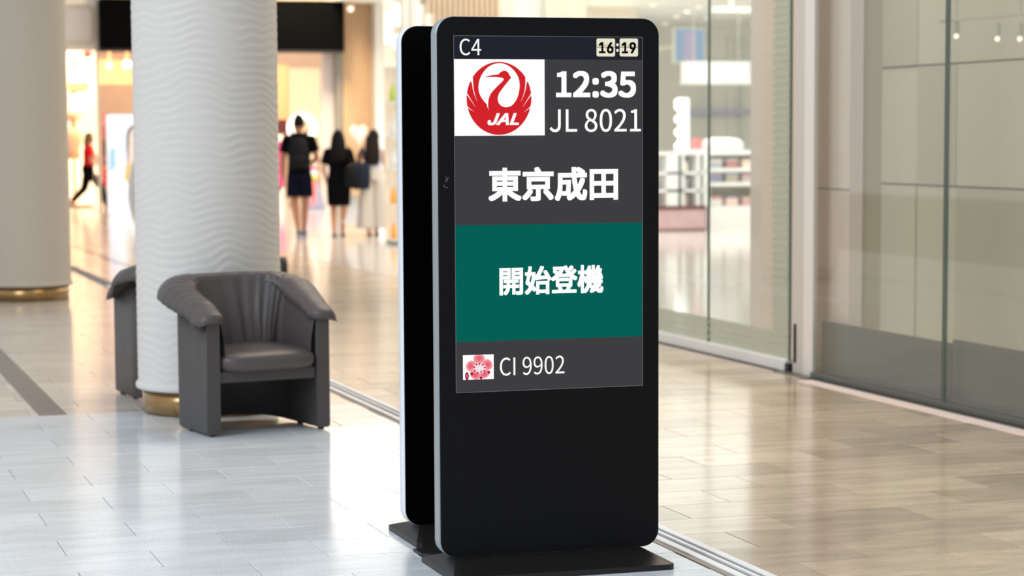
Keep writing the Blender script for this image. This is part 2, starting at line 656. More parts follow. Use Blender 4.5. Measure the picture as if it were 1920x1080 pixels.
# ------------------------------------------------------------------ kiosks
fdir = bpy.utils.system_resource('DATAFILES', path='fonts')
try:
    FONT_CJK = bpy.data.fonts.load(fdir + '/Noto Sans CJK Regular.woff2')
except Exception:
    FONT_CJK = None
try:
    FONT_SANS = bpy.data.fonts.load(fdir + '/Inter.woff2')
except Exception:
    FONT_SANS = None


def text_mesh(s, font, bold=0.0, shear=0.0):
    cu = bpy.data.curves.new('text', 'FONT')
    cu.body = s
    if font:
        cu.font = font
    cu.offset = bold
    cu.shear = shear
    cu.resolution_u = 6
    o = bpy.data.objects.new('text', cu)
    COL.objects.link(o)
    dg = bpy.context.evaluated_depsgraph_get()
    dg.update()
    me = bpy.data.meshes.new_from_object(o.evaluated_get(dg))
    COL.objects.unlink(o)
    bpy.data.objects.remove(o)
    return me


KX0, KX1, KZ0, KZ1, KY, KD = 2.167, 2.993, 0.052, 1.960, 7.73, 0.078
KC = Vector(((KX0 + KX1) / 2, 7.76, 0))


def kiosk_body(root, lit, steel):
    hw = (KX1 - KX0) / 2
    yf = KY - KC.y
    bm = bmesh.new()
    prism_xz(bm, rounded(-hw, hw, KZ0, KZ1, 0.062, 10), yf + 0.005, yf + KD)
    fr = obj('casing', bm, steel, root)
    fr['label'] = 'rounded silver side casing'
    for p in fr.data.polygons:
        p.use_smooth = abs(p.normal.y) < 0.5
    bm = bmesh.new()
    prism_xz(bm, rounded(-hw + 0.0015, hw - 0.0015, KZ0 + 0.0015, KZ1 - 0.0015, 0.061, 10), yf, yf + 0.006)
    obj('front_panel', bm, M['kiosk_black'] if lit else M['kiosk_glass'], root)
    # back cover, a little inset
    bm = bmesh.new()
    prism_xz(bm, rounded(-hw + 0.03, hw - 0.03, KZ0 + 0.05, KZ1 - 0.03, 0.04, 6), yf + KD, yf + KD + 0.012)
    obj('back_cover', bm, M['kiosk_black'], root)
    # foot: low plate with sloping sides
    bm = bmesh.new()
    y0, y1 = 7.533 - KC.y, 7.988 - KC.y
    lip = 0.020
    A = [(-hw - 0.006, y0), (hw - 0.012, y0), (hw - 0.012, y1), (-hw - 0.006, y1)]
    ch = 0.018

    def octo(x0, x1, ya, yb, c, z):
        return [Vector(p) for p in ((x0 + c, ya, z), (x1 - c, ya, z), (x1, ya + c, z), (x1, yb - c, z), (x1 - c, yb, z), (x0 + c, yb, z), (x0, yb - c, z), (x0, ya + c, z))]
    xa, xb = A[0][0], A[1][0]
    rings = [octo(xa, xb, y0, y1, ch, 0.0), octo(xa, xb, y0, y1, ch, lip), octo(xa + 0.055, xb - 0.055, y0 + 0.16, y1 - 0.12, 0.012, 0.05)]
    add_loft(bm, rings)
    obj('foot', bm, M['base_black'], root)
    bm = bmesh.new()
    add_box(bm, -hw + 0.07, hw - 0.07, yf + 0.012, yf + KD - 0.008, 0.046, KZ0 + 0.01)
    obj('neck', bm, M['dark_plastic'], root)


k1_ = thing('display_kiosk', 'tall black totem kiosk with a lit flight information screen, standing on a low black foot', 'kiosk', KC)
kiosk_body(k1_, True, M['kiosk_edge'])
k2_ = thing('display_kiosk', 'black totem kiosk with blank dark face and silver edge, close behind the lit one', 'kiosk', (2.224 + (KX1 - KX0) / 2, 8.46, 0))
kiosk_body(k2_, False, M['kiosk_steel'])

# screen: everything in the kiosk's own axes, x across and z up
SY = KY - KC.y


def S(px, py):
    q = P(px, py, KY)
    return (q.x - KC.x, q.z)


def flat(name, polys, material, parent, lift, thick=0.0004, mats=None):
    """Flat printed shapes on the screen plane; polys: [(pts, material index, extra lift)]."""
    bm = bmesh.new()
    for pts, mi, ex in polys:
        y = SY - lift - ex
        clean = [p for i, p in enumerate(pts) if abs(p[0] - pts[i - 1][0]) + abs(p[1] - pts[i - 1][1]) > 1e-7]
        vs = [bm.verts.new((x, y, z)) for x, z in clean]
        for tri in tessellate_polygon([[Vector((x, z, 0)) for x, z in clean]]):
            try:
                f = bm.faces.new([vs[k] for k in tri])
                f.material_index = mi
            except ValueError:
                pass
    for f in bm.faces:
        f.normal_update()
        if f.normal.y > 0:
            f.normal_flip()
    me = bpy.data.meshes.new(name)
    bm.to_mesh(me)
    bm.free()
    return link(name, me, mats or material, parent)


def rect(x0, z0, x1, z1):
    return [(x0, z0), (x1, z0), (x1, z1), (x0, z1)]


SX0, SX1, SZ0, SZ1 = 2.2265 - KC.x, 2.9300 - KC.x, 0.642, 1.894
scr = box('screen', SX0, SX1, SY - 0.0010, SY + 0.002, SZ0, SZ1, M['s_bg'], k1_)
scr['label'] = 'lit flight information display'
zc = lambda y: S(1030, y)[1]
z_head = zc(111.5)
flat('screen_border', [(rect(SX0, SZ0, SX0 + .0016, SZ1), 0, 0), (rect(SX1 - .0016, SZ0, SX1, SZ1), 0, 0), (rect(SX0, SZ1 - .0016, SX1, SZ1), 0, 0), (rect(SX0, SZ0, SX1, SZ0 + .0016), 0, 0)], M['s_line'], scr, 0.0019)
flat('header_bar', [(rect(SX0, z_head, SX1, SZ1), 0, 0)], M['s_head'], scr, 0.0014)
zg0, zg1 = 0.822, 1.2325
flat('status_panel', [(rect(SX0, zg0, SX1, zg1), 0, 0)], M['s_green'], scr, 0.0014)
logo_x1 = S(1021, 180)[0]
z_logo = S(936, 254.3)[1]
flat('logo_panel', [(rect(SX0, z_logo, logo_x1, z_head), 0, 0)], M['s_white'], scr, 0.0014)


def text(name, s, font, material, x0, x1, zt, zb, lift=0.0022, bold=0.0, shear=0.0):
    """Filled letters fitted to a box; heavier weights are the outline struck again round a small square."""
    me = text_mesh(s, font, 0.0, shear)
    n = len(me.vertices)
    co = np.empty(n * 3)
    me.vertices.foreach_get('co', co)
    co = co.reshape(-1, 3)[:, :2]
    faces = [list(p.vertices) for p in me.polygons]
    bpy.data.meshes.remove(me)
    lo, hi = co.min(0), co.max(0)
    co = (co - lo) / (hi - lo)
    bx = bold
    wx, wz = x1 - x0 - 2 * bx, zt - zb - 2 * bx
    shifts = [(0, 0)] if not bold else [(dx, dz) for dx in (-1, -.5, 0, .5, 1) for dz in (-1, -.5, 0, .5, 1) if max(abs(dx), abs(dz)) == 1] + [(0, 0)]
    verts, fs = [], []
    for i, (dx, dz) in enumerate(shifts):
        base = len(verts)
        y = SY - lift - 0.000004 * i
        verts += [(x0 + bx + u * wx + dx * bx, y, zb + bx + v * wz + dz * bx) for u, v in co]
        fs += [[base + k for k in f] for f in faces]
    me = bpy.data.meshes.new(name)
    me.from_pydata(verts, [], fs)
    me.update()
    return link(name, me, material, scr)


def ptext(name, s, font, material, px0, py0, px1, py1, **kw):
    """Writing that fills the box between two corners read off the screen."""
    a = S(px0, (py0 + py1) / 2)[0]
    b = S(px1, (py0 + py1) / 2)[0]
    xm = (px0 + px1) / 2
    return text(name, s, font, material, a, b, S(xm, py0)[1], S(xm, py1)[1], **kw)


ptext('gate_number', 'C4', FONT_CJK, M['s_white'], 861.4, 72.5, 901.8, 103.8)
ptext('departure_time', '12:35', FONT_CJK, M['s_white'], 1042, 133.2, 1192, 183.2, bold=0.0038)
ptext('flight_number', 'JL 8021', FONT_CJK, M['s_white'], 1030.2, 204.2, 1201.2, 247.5, bold=0.0005)
ptext('destination', '東京成田', FONT_CJK, M['s_white'], 915.5, 313, 1158.5, 377, bold=0.0040)
ptext('boarding_status', '開始登機', FONT_CJK, M['s_white'], 936, 498, 1131, 551.5, bold=0.0029)
ptext('next_flight_number', 'CI 9902', FONT_CJK, M['s_white'], 937, 668.5, 1058, 702.5)

# flip clock
for nm, px0, px1, s, tx0, tx1 in (('clock_card', 1118.2, 1153, '16', 1122.5, 1150), ('clock_card', 1161.5, 1196, '19', 1165.5, 1192)):
    x0, zt = S(px0, 72)
    x1, zb = S(px1, 106)
    zm = 0.5 * (zt + zb)
    c = flat(nm, [(rounded(x0, x1, zb, zt, 0.006, 4), 0, 0), (rect(x0 + .001, zm, x1 - .001, zm + 0.013), 1, 0.0002)], None, scr, 0.0016, mats=[M['s_cream'], M['s_cream2']])
    ptext('clock_digits', s, FONT_SANS, M['s_black'], tx0, 79, tx1, 100.2, lift=0.0024, bold=0.0017)
    flat('clock_split', [(rect(x0, zm - 0.0007, x1, zm + 0.0007), 0, 0)], M['s_black'], scr, 0.0026)
cx_, cz_ = S(1157.4, 84)
cz2 = S(1157.4, 94.5)[1]
flat('clock_colon', [(rect(cx_ - .004, cz_ - .0045, cx_ + .004, cz_ + .0045), 0, 0), (rect(cx_ - .004, cz2 - .0045, cx_ + .004, cz2 + .0045), 0, 0)], M['s_white'], scr, 0.0022)


# round red emblem with a white crane outline, drawn in a 4.91x crop of the photograph
def C6(x, y):
    return S(840 + x / 4.9103, 50 + y / 4.9091)


def spline(pts, closed=True, n=8):
    """Catmull-Rom through points."""
    out = []
    m = len(pts)
    for i in range(m if closed else m - 1):
        p0, p1, p2, p3 = (np.array(pts[(i + d) % m] if closed else pts[min(max(i + d, 0), m - 1)], float) for d in (-1, 0, 1, 2))
        for j in range(n):
            t = j / n
            out.append(tuple(0.5 * ((2 * p1) + (p2 - p0) * t + (2 * p0 - 5 * p1 + 4 * p2 - p3) * t * t + (3 * p1 - p0 - 3 * p2 + p3) * t ** 3)))
    if not closed:
        out.append(tuple(pts[-1]))
    return out


disc = [C6(468 + 298 * math.cos(a), 660 + 336 * math.sin(a)) for a in np.linspace(0, 2 * math.pi, 96, endpoint=False)]
egg = spline([(468, 336), (382, 362), (318, 428), (284, 510), (282, 592), (312, 662), (372, 722), (450, 700), (468, 722), (525, 742),
              (590, 722), (638, 650), (657, 560), (650, 480), (612, 410), (548, 356)], True, 8)
neck_r = spline([(580, 468), (545, 512), (500, 568), (468, 616), (456, 662), (466, 704), (494, 732), (526, 742)], False, 8)
neck_l = spline([(366, 722), (372, 672), (392, 618), (430, 572), (472, 530), (500, 502), (512, 484), (498, 470)], False, 8)
crane = neck_r + [(500, 800), (420, 800)] + neck_l + [(430, 463), (342, 464)] + spline([(342, 461), (400, 447), (458, 440), (478, 422), (500, 410), (528, 407), (552, 424), (564, 448), (580, 468)], False, 6)
slits = []


def slit(a, c, b, w):
    """Curved sliver that starts w wide at a and ends in a point at b."""
    a, b, c = np.array(a, float), np.array(b, float), np.array(c, float)
    L, R_ = [], []
    for t in np.linspace(0, 1, 9):
        p = (1 - t) ** 2 * a + 2 * t * (1 - t) * c + t * t * b
        d = 2 * (1 - t) * (c - a) + 2 * t * (b - c)
        nrm = np.array([-d[1], d[0]]) / np.linalg.norm(d)
        ww = w * (1 - t) + 0.4 * t
        L.append(tuple(p + nrm * ww / 2))
        R_.append(tuple(p - nrm * ww / 2))
    slits.append(L + R_[::-1])


slit((221, 472), (222, 590), (268, 690), 14)
slit((172, 618), (204, 668), (252, 742), 10)
slit((176, 738), (200, 760), (240, 783), 9)
slit((716, 472), (722, 585), (668, 692), 14)
slit((766, 618), (730, 672), (684, 742), 10)
slit((758, 738), (735, 760), (695, 788), 9)
slit((362, 705), (358, 735), (375, 766), 15)
notch = [[(196, 492), (226, 462), (215, 515)], [(742, 492), (710, 462), (724, 515)]]
polys = [(disc, 0, 0), ([C6(*p) for p in egg], 1, 0.0003), ([C6(*p) for p in crane], 0, 0.0006)]
for s_ in slits + notch:
    polys.append(([C6(*p) for p in s_], 1, 0.0009))
o = flat('airline_emblem', polys, None, scr, 0.0018, mats=[M['s_red'], M['s_white']])
o['label'] = 'round red emblem with white crane and slanted letters'
ja, jb = C6(362, 908), C6(650, 795)
text('airline_lettering', 'JAL', FONT_SANS, M['s_white'], ja[0], jb[0], jb[1], ja[1], lift=0.0032, bold=0.0022, shear=0.32)

# blossom emblem in a 8.35x crop
def C8(x, y):
    return S(850 + x / 8.348, 650 + y / 8.35)


q0, q1 = C8(150, 522), C8(630, 118)
flat('blossom_panel', [(rect(q0[0], q0[1], q1[0], q1[1]), 0, 0)], M['s_white'], scr, 0.0016)
pol = []
for (cx, cy_), ang in zip(((400, 190), (528, 282), (478, 415), (345, 432), (278, 305)), (-90, -20, 52, 125, 200)):
    a = math.radians(ang)
    ca, sa = math.cos(a), math.sin(a)
    pet = []
    for t in np.linspace(0, 2 * math.pi, 28, endpoint=False):
        u, v = 88 * math.cos(t), 90 * math.sin(t) * (1 + 0.1 * math.cos(t))
        cx2, cy2 = cx - 8 * ca, cy_ - 6 * sa
        pet.append((cx2 + (u * ca - v * sa), max(126, cy2 + (u * sa + v * ca) * 0.95)))
    pol.append(([C8(*p) for p in pet], 0, 0))
    for f_, mi_, ex_ in ((0.80, 5, .0001), (0.58, 6, .0002), (0.34, 1, .0003)):
        pol.append(([C8(cx + 20 * ca * (1 - f_) + (p[0] - cx) * f_, cy_ + 20 * sa * (1 - f_) + (p[1] - cy_) * f_) for p in pet], mi_, ex_))
for f_, mi_, ex_ in ((1.28, 7, .0004), (1.0, 2, .00045), (0.72, 8, .0005)):
    pol.append(([C8(408 + 82 * f_ * math.cos(t), 335 + 68 * f_ * math.sin(t)) for t in np.linspace(0, 2 * math.pi, 24, endpoint=False)], mi_, ex_))
for sx_, sy2 in ((285, 425), (428, 488), (552, 400)):
    pol.append(([C8(sx_ - 24, sy2 - 10), C8(sx_ + 6, sy2 - 26), C8(sx_ + 24, sy2 - 8), C8(sx_ + 12, sy2 + 26), C8(sx_ - 10, sy2 + 18)], 3, 0.0003))
for sx_, sy2 in ((322, 322), (362, 280), (408, 268), (458, 284), (490, 326), (478, 380), (432, 390), (378, 408), (334, 375)):
    pol.append(([C8(sx_ + 13 * math.cos(t), sy2 + 15 * math.sin(t)) for t in np.linspace(0, 2 * math.pi, 10, endpoint=False)], 3, 0.0006))
    dx, dy = 408 - sx_, 335 - sy2
    pol.append(([C8(sx_ + dx * .35 - dy * .05, sy2 + dy * .35 + dx * .05), C8(sx_ + dx * .35 + dy * .05, sy2 + dy * .35 - dx * .05), C8(sx_ + dx * .8, sy2 + dy * .8)], 4, 0.0007))
pol.append(([C8(211 + 30 * math.cos(t), 460 + 62 * math.sin(t)) for t in np.linspace(0, 2 * math.pi, 20, endpoint=False)], 3, 0.0003))
pol.append(([C8(208, 425), C8(222, 440), C8(206, 458), C8(222, 476), C8(208, 500), C8(214, 476), C8(198, 456), C8(212, 440)], 2, 0.0006))
o = flat('blossom_emblem', pol, None, scr, 0.0020, mats=[M['s_pink'], M['s_pink2'], M['s_pale'], M['s_crimson'], M['s_mark'], M['s_pink_b'], M['s_pink_c'], M['s_pale_b'], M['s_pale_c']])
o['label'] = 'pink plum blossom emblem'

# small pale grey strokes on the bezel
C27 = lambda x, y: S(820 + x / 27.0, 320 + y / 27.0)
mk = []
for pts, wd in ((((445, 300), (442, 450), (415, 600)), 26), (((570, 330), (520, 400), (495, 545)), 30), (((345, 700), (330, 780), (420, 850), (540, 855)), 28)):
    sp_ = spline(list(pts), False, 6)
    L, R_ = [], []
    for i, p in enumerate(sp_):
        q = np.array(sp_[min(i + 1, len(sp_) - 1)]) - np.array(sp_[max(i - 1, 0)])
        nrm = np.array([-q[1], q[0]]) / (np.linalg.norm(q) + 1e-6)
        L.append(tuple(np.array(p) + nrm * wd / 2))
        R_.append(tuple(np.array(p) - nrm * wd / 2))
    mk.append(([C27(*p) for p in L + R_[::-1]], 0, 0))
flat('bezel_mark', mk, M['s_mark'], k1_, 0.0008)

# flat cable cover between the two feet
cc = thing('cable_cover', 'flat black cable cover plate on the tiles between the two kiosk feet', 'cable cover', (2.27, 8.10, 0))
bm = bmesh.new()
add_box(bm, -0.085, 0.12, -0.085, 0.085, 0, 0.012, 0.004, 1)
obj('plate', bm, M['base_black'], cc)
bm = bmesh.new()
for i in range(3):
    pts = [Vector((-0.085 - 0.012 * math.sin(t * 3 + i), -0.05 - 0.02 * i + 0.03 * math.sin(2 * t + i), 0.006 + 0.004 * i)) + Vector((t * 0.08, -0.03 * t, 0)) for t in np.linspace(0, 2.2, 8)]
    for a, b in zip(pts[:-1], pts[1:]):
        add_tube(bm, a, b, 0.0045, n=6)
obj('cable', bm, M['dark_plastic'], cc)

# ------------------------------------------------------------------ armchairs
def u_path(t, hw=0.309, yf=-0.262, ys=0.125, yb=0.315):
    """t 0..1 round the tub: front left, back, front right. Returns point, outward normal."""
    l1 = ys - yf
    rx, ry = hw, yb - ys
    arc = math.pi * math.sqrt((rx * rx + ry * ry) / 2)
    tot = 2 * l1 + arc
    s = t * tot
    if s < l1:
        return Vector((-hw, yf + s, 0)), Vector((-1, 0, 0))
    if s > l1 + arc:
        return Vector((hw, ys - (s - l1 - arc), 0)), Vector((1, 0, 0))
    a = math.pi - math.pi * (s - l1) / arc
    p = Vector((rx * math.cos(a), ys + ry * math.sin(a), 0))
    n = Vector((math.cos(a) / rx, math.sin(a) / ry, 0)).normalized()
    return p, n


def smoothstep(a, b, x):
    t = min(1, max(0, (x - a) / (b - a)))
    return t * t * (3 - 2 * t)


def pad_h(t):
    """Height of the padded top along the tub."""
    d = 1 - abs(t - 0.5) * 2          # 0 at the arm fronts, 1 at the middle of the back
    return 0.594 + 0.05 * smoothstep(0, 0.22, d) + 0.115 * smoothstep(0.10, 0.75, d)


def make_armchair(label, loc, rz):
    t0 = thing('armchair', label, 'armchair', loc, rz, 'grey tub armchairs round the column')
    NT = 72
    ts = np.linspace(0, 1, NT)
    # shell
    bm = bmesh.new()
    rings = []
    for t in ts:
        p, n = u_path(t)
        d = 1 - abs(t - 0.5) * 2
        z0 = 0.012 + 0.026 * smoothstep(0.5, 0.9, d)
        zt = pad_h(t) + 0.005
        th = 0.036
        prof = [(-th + .012, z0), (th - .012, z0), (th, z0 + .012), (th, zt), (-th, zt), (-th, z0 + .012)]
        rings.append([p + n * a + Vector((0, 0, z)) for a, z in prof])
    add_loft(bm, rings)
    sh = obj('shell', bm, M['leather_side'], t0)
    for p in sh.data.polygons:
        p.use_smooth = abs(p.normal.z) < 0.3 and p.area < 0.02
    # padded arm and back roll
    bm = bmesh.new()
    rings = []
    NP = 132
    K = 24
    ext = 0.035
    for i, t in enumerate(np.linspace(0, 1, NP)):
        p, n = u_path(t)
        d = 1 - abs(t - 0.5) * 2
        tang = Vector((0, 0, 0))
        if i < 6:
            tang = Vector((0, -1, 0)) * ext * (1 - i / 6.0)
        if i > NP - 7:
            tang = Vector((0, -1, 0)) * ext * (1 - (NP - 1 - i) / 6.0)
        end = min(i, NP - 1 - i)
        k = 1.0 if end > 4 else (0.30, 0.66, 0.85, 0.94, 0.98)[end]
        hw_ = 0.080 + 0.026 * smoothstep(0.1, 0.5, d) - 0.034 * smoothstep(0.6, 0.95, d)
        hh = 0.040 - 0.006 * smoothstep(0.6, 0.95, d)
        off = 0.010 + 0.024 * smoothstep(0.12, 0.5, d) - 0.02 * smoothstep(0.75, 1.0, d)
        ring = []
        wr = 0.0035 * math.sin(i * 2.1) * (1 - smoothstep(0, 0.22, d)) + 0.0016 * math.sin(i * 1.3) + 0.0012 * math.sin(i * 2.9 + 1)
        for j in range(K):
            a = 2 * math.pi * j / K
            ca, sa = math.cos(a), math.sin(a)
            u = math.copysign(abs(ca) ** 0.75, ca) * (hw_ + wr) * k
            v = math.copysign(abs(sa) ** 0.75, sa) * (hh + wr) * k
            droop = -0.55 * max(0, u) ** 1.4 - 0.25 * max(0, -u - 0.03)
            if ca > 0.55:
                v -= 0.020 * k * (ca - 0.55) / 0.45
            ring.append(p + tang + n * (u + off) + Vector((0, 0, pad_h(t) + 0.018 + v + droop)))
        rings.append(ring)
    add_loft(bm, rings)
    pd = obj('padded_roll', bm, M['leather'], t0, True)
    # piping along the roll's outer lower edge
    bm = bmesh.new()
    pts = []
    for i, t in enumerate(np.linspace(0.01, 0.99, 90)):
        p, n = u_path(t)
        d = 1 - abs(t - 0.5) * 2
        hw_ = 0.080 + 0.026 * smoothstep(0.1, 0.5, d) - 0.034 * smoothstep(0.6, 0.95, d)
        off = 0.010 + 0.024 * smoothstep(0.12, 0.5, d) - 0.02 * smoothstep(0.75, 1.0, d)
        u = hw_ * 0.98
        pts.append(p + n * (u + off) + Vector((0, 0, pad_h(t) + 0.018 - 0.026 - 0.55 * u ** 1.4)))
    for a, b in zip(pts[:-1], pts[1:]):
        add_tube(bm, a, b, 0.004, n=6, cap=False)
    obj('piping', bm, M['leather_side'], pd, True)
    # inner lining with soft vertical pleats in the back
    bm = bmesh.new()
    NZ = 22
    grid = []
    NL = 150
    for i, t in enumerate(np.linspace(0.004, 0.996, NL)):
        p, n = u_path(t)
        d = 1 - abs(t - 0.5) * 2
        back = smoothstep(0.46, 0.68, d)
        col = []
        for j in range(NZ):
            v = j / (NZ - 1)
            ztop = pad_h(t) + 0.012 + 0.034 * back
            vv = min(1.0, v / 0.86)
            z = 0.34 + (ztop - 0.34) * vv if v <= 0.86 else ztop + 0.010 * back * math.sin((v - 0.86) / 0.14 * math.pi / 2)
            inset = 0.040 + (0.022 + 0.095 * back) * (1 - vv) ** 1.2 + 0.016 * math.sin(math.pi * vv) + 0.012 * back * vv - (0.06 * back * (1 - math.cos((v - 0.86) / 0.14 * math.pi / 2)) if v > 0.86 else 0)
            pleat = back * 0.0050 * (math.sin(t * 118 + 9 * math.sin(9 * t) + 0.9 * math.sin(5 * v + 20 * t)) + 0.7 * math.sin(t * 71 + 2 + 3 * v)) * math.sin(math.pi * min(1, v * 0.9 + 0.08)) ** 0.7
            seamd = min(abs(t - 0.275), abs(t - 0.725))
            seam_ = 0.010 * math.exp(-(seamd / 0.006) ** 2)
            q = p - n * (inset + pleat - seam_) + Vector((0, 0, z))
            col.append(q)
        grid.append(col)
    inner = [[bm.verts.new(q) for q in c] for c in grid]
    for a, b in zip(inner[:-1], inner[1:]):
        for j in range(NZ - 1):
            bm.faces.new((a[j], b[j], b[j + 1], a[j + 1]))
    obj('back_lining', bm, M['leather'], t0, True)
    # seat cushion
    bm = bmesh.new()
    g = bmesh.ops.create_grid(bm, x_segments=22, y_segments=20, size=0.5)
    top = list(bm.verts)
    import itertools
    rings = []
    N = 40
    for lv, (sc, z) in enumerate(((0.88, 0.320), (0.95, 0.327), (0.99, 0.346), (1.0, 0.372), (0.985, 0.398), (0.945, 0.416), (0.87, 0.427), (0.7, 0.432), (0.4, 0.435), (0.1, 0.436))):
        r = []
        for i in range(N):
            a = 2 * math.pi * i / N
            e = 0.34
            x = math.copysign(abs(math.cos(a)) ** e, math.cos(a)) * 0.272 * sc
            y = math.copysign(abs(math.sin(a)) ** e, math.sin(a)) * 0.255 * sc
            rip = 0.003 * math.sin(9 * x + 4 * y) if lv > 3 else 0
            zz = z + rip + 0.012 - (0.008 * (x / 0.272) ** 2 if lv > 3 else 0) - (0.01 if y < 0 and lv > 4 else 0) * abs(y) / 0.245
            wob = 0.004 * math.sin(a * 5 + 1)
            r.append(Vector((x, y - 0.052 + (wob if lv < 5 else 0), zz)))
        rings.append(r)
    bm.free()
    bm = bmesh.new()
    add_loft(bm, rings)
    obj('seat_cushion', bm, M['leather'], t0, True)
    box('seat_apron', -0.272, 0.272, -0.245, -0.215, 0.275, 0.335, M['leather_side'], t0, 0.006)
    box('seat_base', -0.262, 0.262, -0.214, 0.15, 0.29, 0.322, M['dark_plastic'], t0)
    for x in (-0.309, 0.309):
        for y in (-0.22, 0.05):
            bm = bmesh.new()
            add_tube(bm, (x, y, 0), (x, y, 0.016), 0.016, 0.018, 12)
            obj('glide', bm, M['dark_plastic'], t0)
    return t0


ch = make_armchair('grey leatherette tub armchair with open base, in front of the rippled column', (2.314, 11.985, 0), math.radians(11.5))
dup(ch, (2.235, 13.70, 0), math.radians(187), 'grey tub armchair mostly hidden behind the rippled column, turned away', 'grey tub armchairs round the column')


# ------------------------------------------------------------------ columns
def column(label, cx, cy_, r, top, nth, nz, plaster, amp=0.0034):
    t0 = thing('column', label, 'column', (cx, cy_, 0), 0, 'round relief columns with bronze feet')
    zb = 0.165
    zs = np.linspace(zb, top, nz)
    th = np.linspace(0, 2 * math.pi, nth, endpoint=False)
    TH, Z = np.meshgrid(th, zs)
    ph = (0.030 * np.sin(2 * TH + 0.9 * Z + 0.4) + 0.016 * np.sin(5 * TH - 2.6 * Z + 1.0 + 0.8 * np.sin(2.1 * Z)) + 0.0085 * np.sin(9 * TH + 3.3 * Z + 2.0 + 1.2 * np.sin(3.7 * Z + 2 * TH))
          + 0.0042 * np.sin(15 * TH - 5.7 * Z + 0.7 + np.sin(4.4 * Z)) + 0.009 * np.sin(3 * TH + 9 * Z) + 0.006 * np.sin(7 * TH + 17 * Z))
    period = 0.047
    w_ = (Z + ph) / period
    f = w_ - np.floor(w_)
    prof = np.where(f < 0.68, f / 0.68, (1 - f) / 0.32)
    prof = prof * prof * (3 - 2 * prof)
    strength = 0.65 + 0.35 * np.sin(4 * TH + 6 * Z) * np.sin(2.0 * Z + 3 * TH)
    R = r + amp * (prof - 0.5) * strength
    X = R * np.cos(TH)
    Y = R * np.sin(TH)
    verts = np.stack([X, Y, Z], -1).reshape(-1, 3)
    idx = np.arange(nth * nz).reshape(nz, nth)
    a = idx[:-1, :]
    b = np.roll(idx, -1, 1)[:-1, :]
    c = np.roll(idx, -1, 1)[1:, :]
    d = idx[1:, :]
    faces = np.stack([a, b, c, d], -1).reshape(-1, 4)
    me = bpy.data.meshes.new('relief_shaft')
    me.from_pydata(verts.tolist(), [], faces.tolist())
    me.update()
    link('relief_shaft', me, plaster, t0, True)
    bm = bmesh.new()
    rings = []
    for rr, z in ((r - 0.03, 0.137), (r + 0.004, 0.137), (r + 0.014, 0.145), (r + 0.014, 0.168), (r + 0.004, 0.178), (r - 0.03, 0.178)):
        rings.append(ell((0, 0, z), rr, rr, 64))
    add_loft(bm, rings)
    obj('collar', bm, plaster, t0, True)
    bm = bmesh.new()
    add_loft(bm, [ell((0, 0, 0), r - 0.022, r - 0.022, 72), ell((0, 0, 0.139), r - 0.022, r - 0.022, 72)])
    br = obj('bronze_foot', bm, M['brass'], t0)
    for p in br.data.polygons:
        p.use_smooth = abs(p.normal.z) < 0.5
    br['label'] = 'polished bronze foot band'
    return t0


column('white round column with rippled plaster relief, behind the front armchair', 2.255, 12.86, 0.404, 4.6, 300, 760, M['plaster'])
column('cream round column cut off at the picture edge, farther away than the rippled white one', 2.17, 22.3, 0.41, 5.2, 200, 520, M['plaster_warm'], 0.003)

# ------------------------------------------------------------------ glass shop front on the far side of the track
GX = 6.2


def yof(x):
    """Where the plane of the shop front meets a column of the photo."""
    d = ray(x, 400)
    return d.y * GX / d.x


GH = 5.2
w1 = bpy.data.objects.new('window_1', None)
COL.objects.link(w1)
w1['kind'] = 'structure'
for ya, yb in ((13.66, 15.035), (15.047, 17.6), (17.612, 22.0)):
    box('pane', GX - 0.006, GX + 0.006, ya, yb, 0.075, GH, M['pane'], w1)
for ya in (13.652, 15.035):
    box('pane_edge', GX - 0.008, GX + 0.008, ya, ya + 0.012, 0.075, GH, M['glass_edge'], w1)
box('bottom_rail', GX - 0.03, GX + 0.03, 13.66, 22.0, 0.0, 0.078, M['white'], w1, 0.008)
box('end_block', GX - 0.034, GX + 0.034, 13.60, 13.66, 0.0, 0.055, M['dark_plastic'], w1)
FB = yof(1450)
for nm, ya, yb, z0, z1 in (('frosted_border', 13.668, FB, 0.08, GH), ('frosted_border', FB, 22.0, 0.08, 0.25)):
    box(nm, GX + 0.0065, GX + 0.0085, ya, yb, z0, z1, M['frost'], w1)
bm = bmesh.new()
for r_ in range(70):
    for c in range(5):
        y = 13.70 + c * 0.05 + (r_ % 2) * 0.025
        z = 0.12 + r_ * 0.05
        add_box(bm, GX - 0.0085, GX - 0.0068, y, y + 0.016, z, z + 0.022)
for r_ in range(3):
    for c in range(150):
        y = FB + 0.03 + c * 0.05 + (r_ % 2) * 0.025
        z = 0.11 + r_ * 0.05
        add_box(bm, GX - 0.0085, GX - 0.0068, y, y + 0.016, z, z + 0.022)
tag(obj('frosted_pattern', bm, M['frost_dot'], w1), kind='stuff')

dr = bpy.data.objects.new('door_1', None)
COL.objects.link(dr)
dr['kind'] = 'structure'
box('door_post', GX - 0.015, GX + 0.015, 13.28, 13.42, 0.0, GH, M['post_white'], dr, 0.004)
box('side_post', GX - 0.01, GX + 0.01, 13.42, 13.59, 0.0, GH, M['post_grey'], dr)
box('lock_rod', GX - 0.024, GX - 0.01, 13.535, 13.547, 0.07, 0.32, M['dark_plastic'], dr)
box('threshold', GX - 0.10, GX + 0.12, 13.20, 13.70, -0.004, 0.006, M['board'], dr)

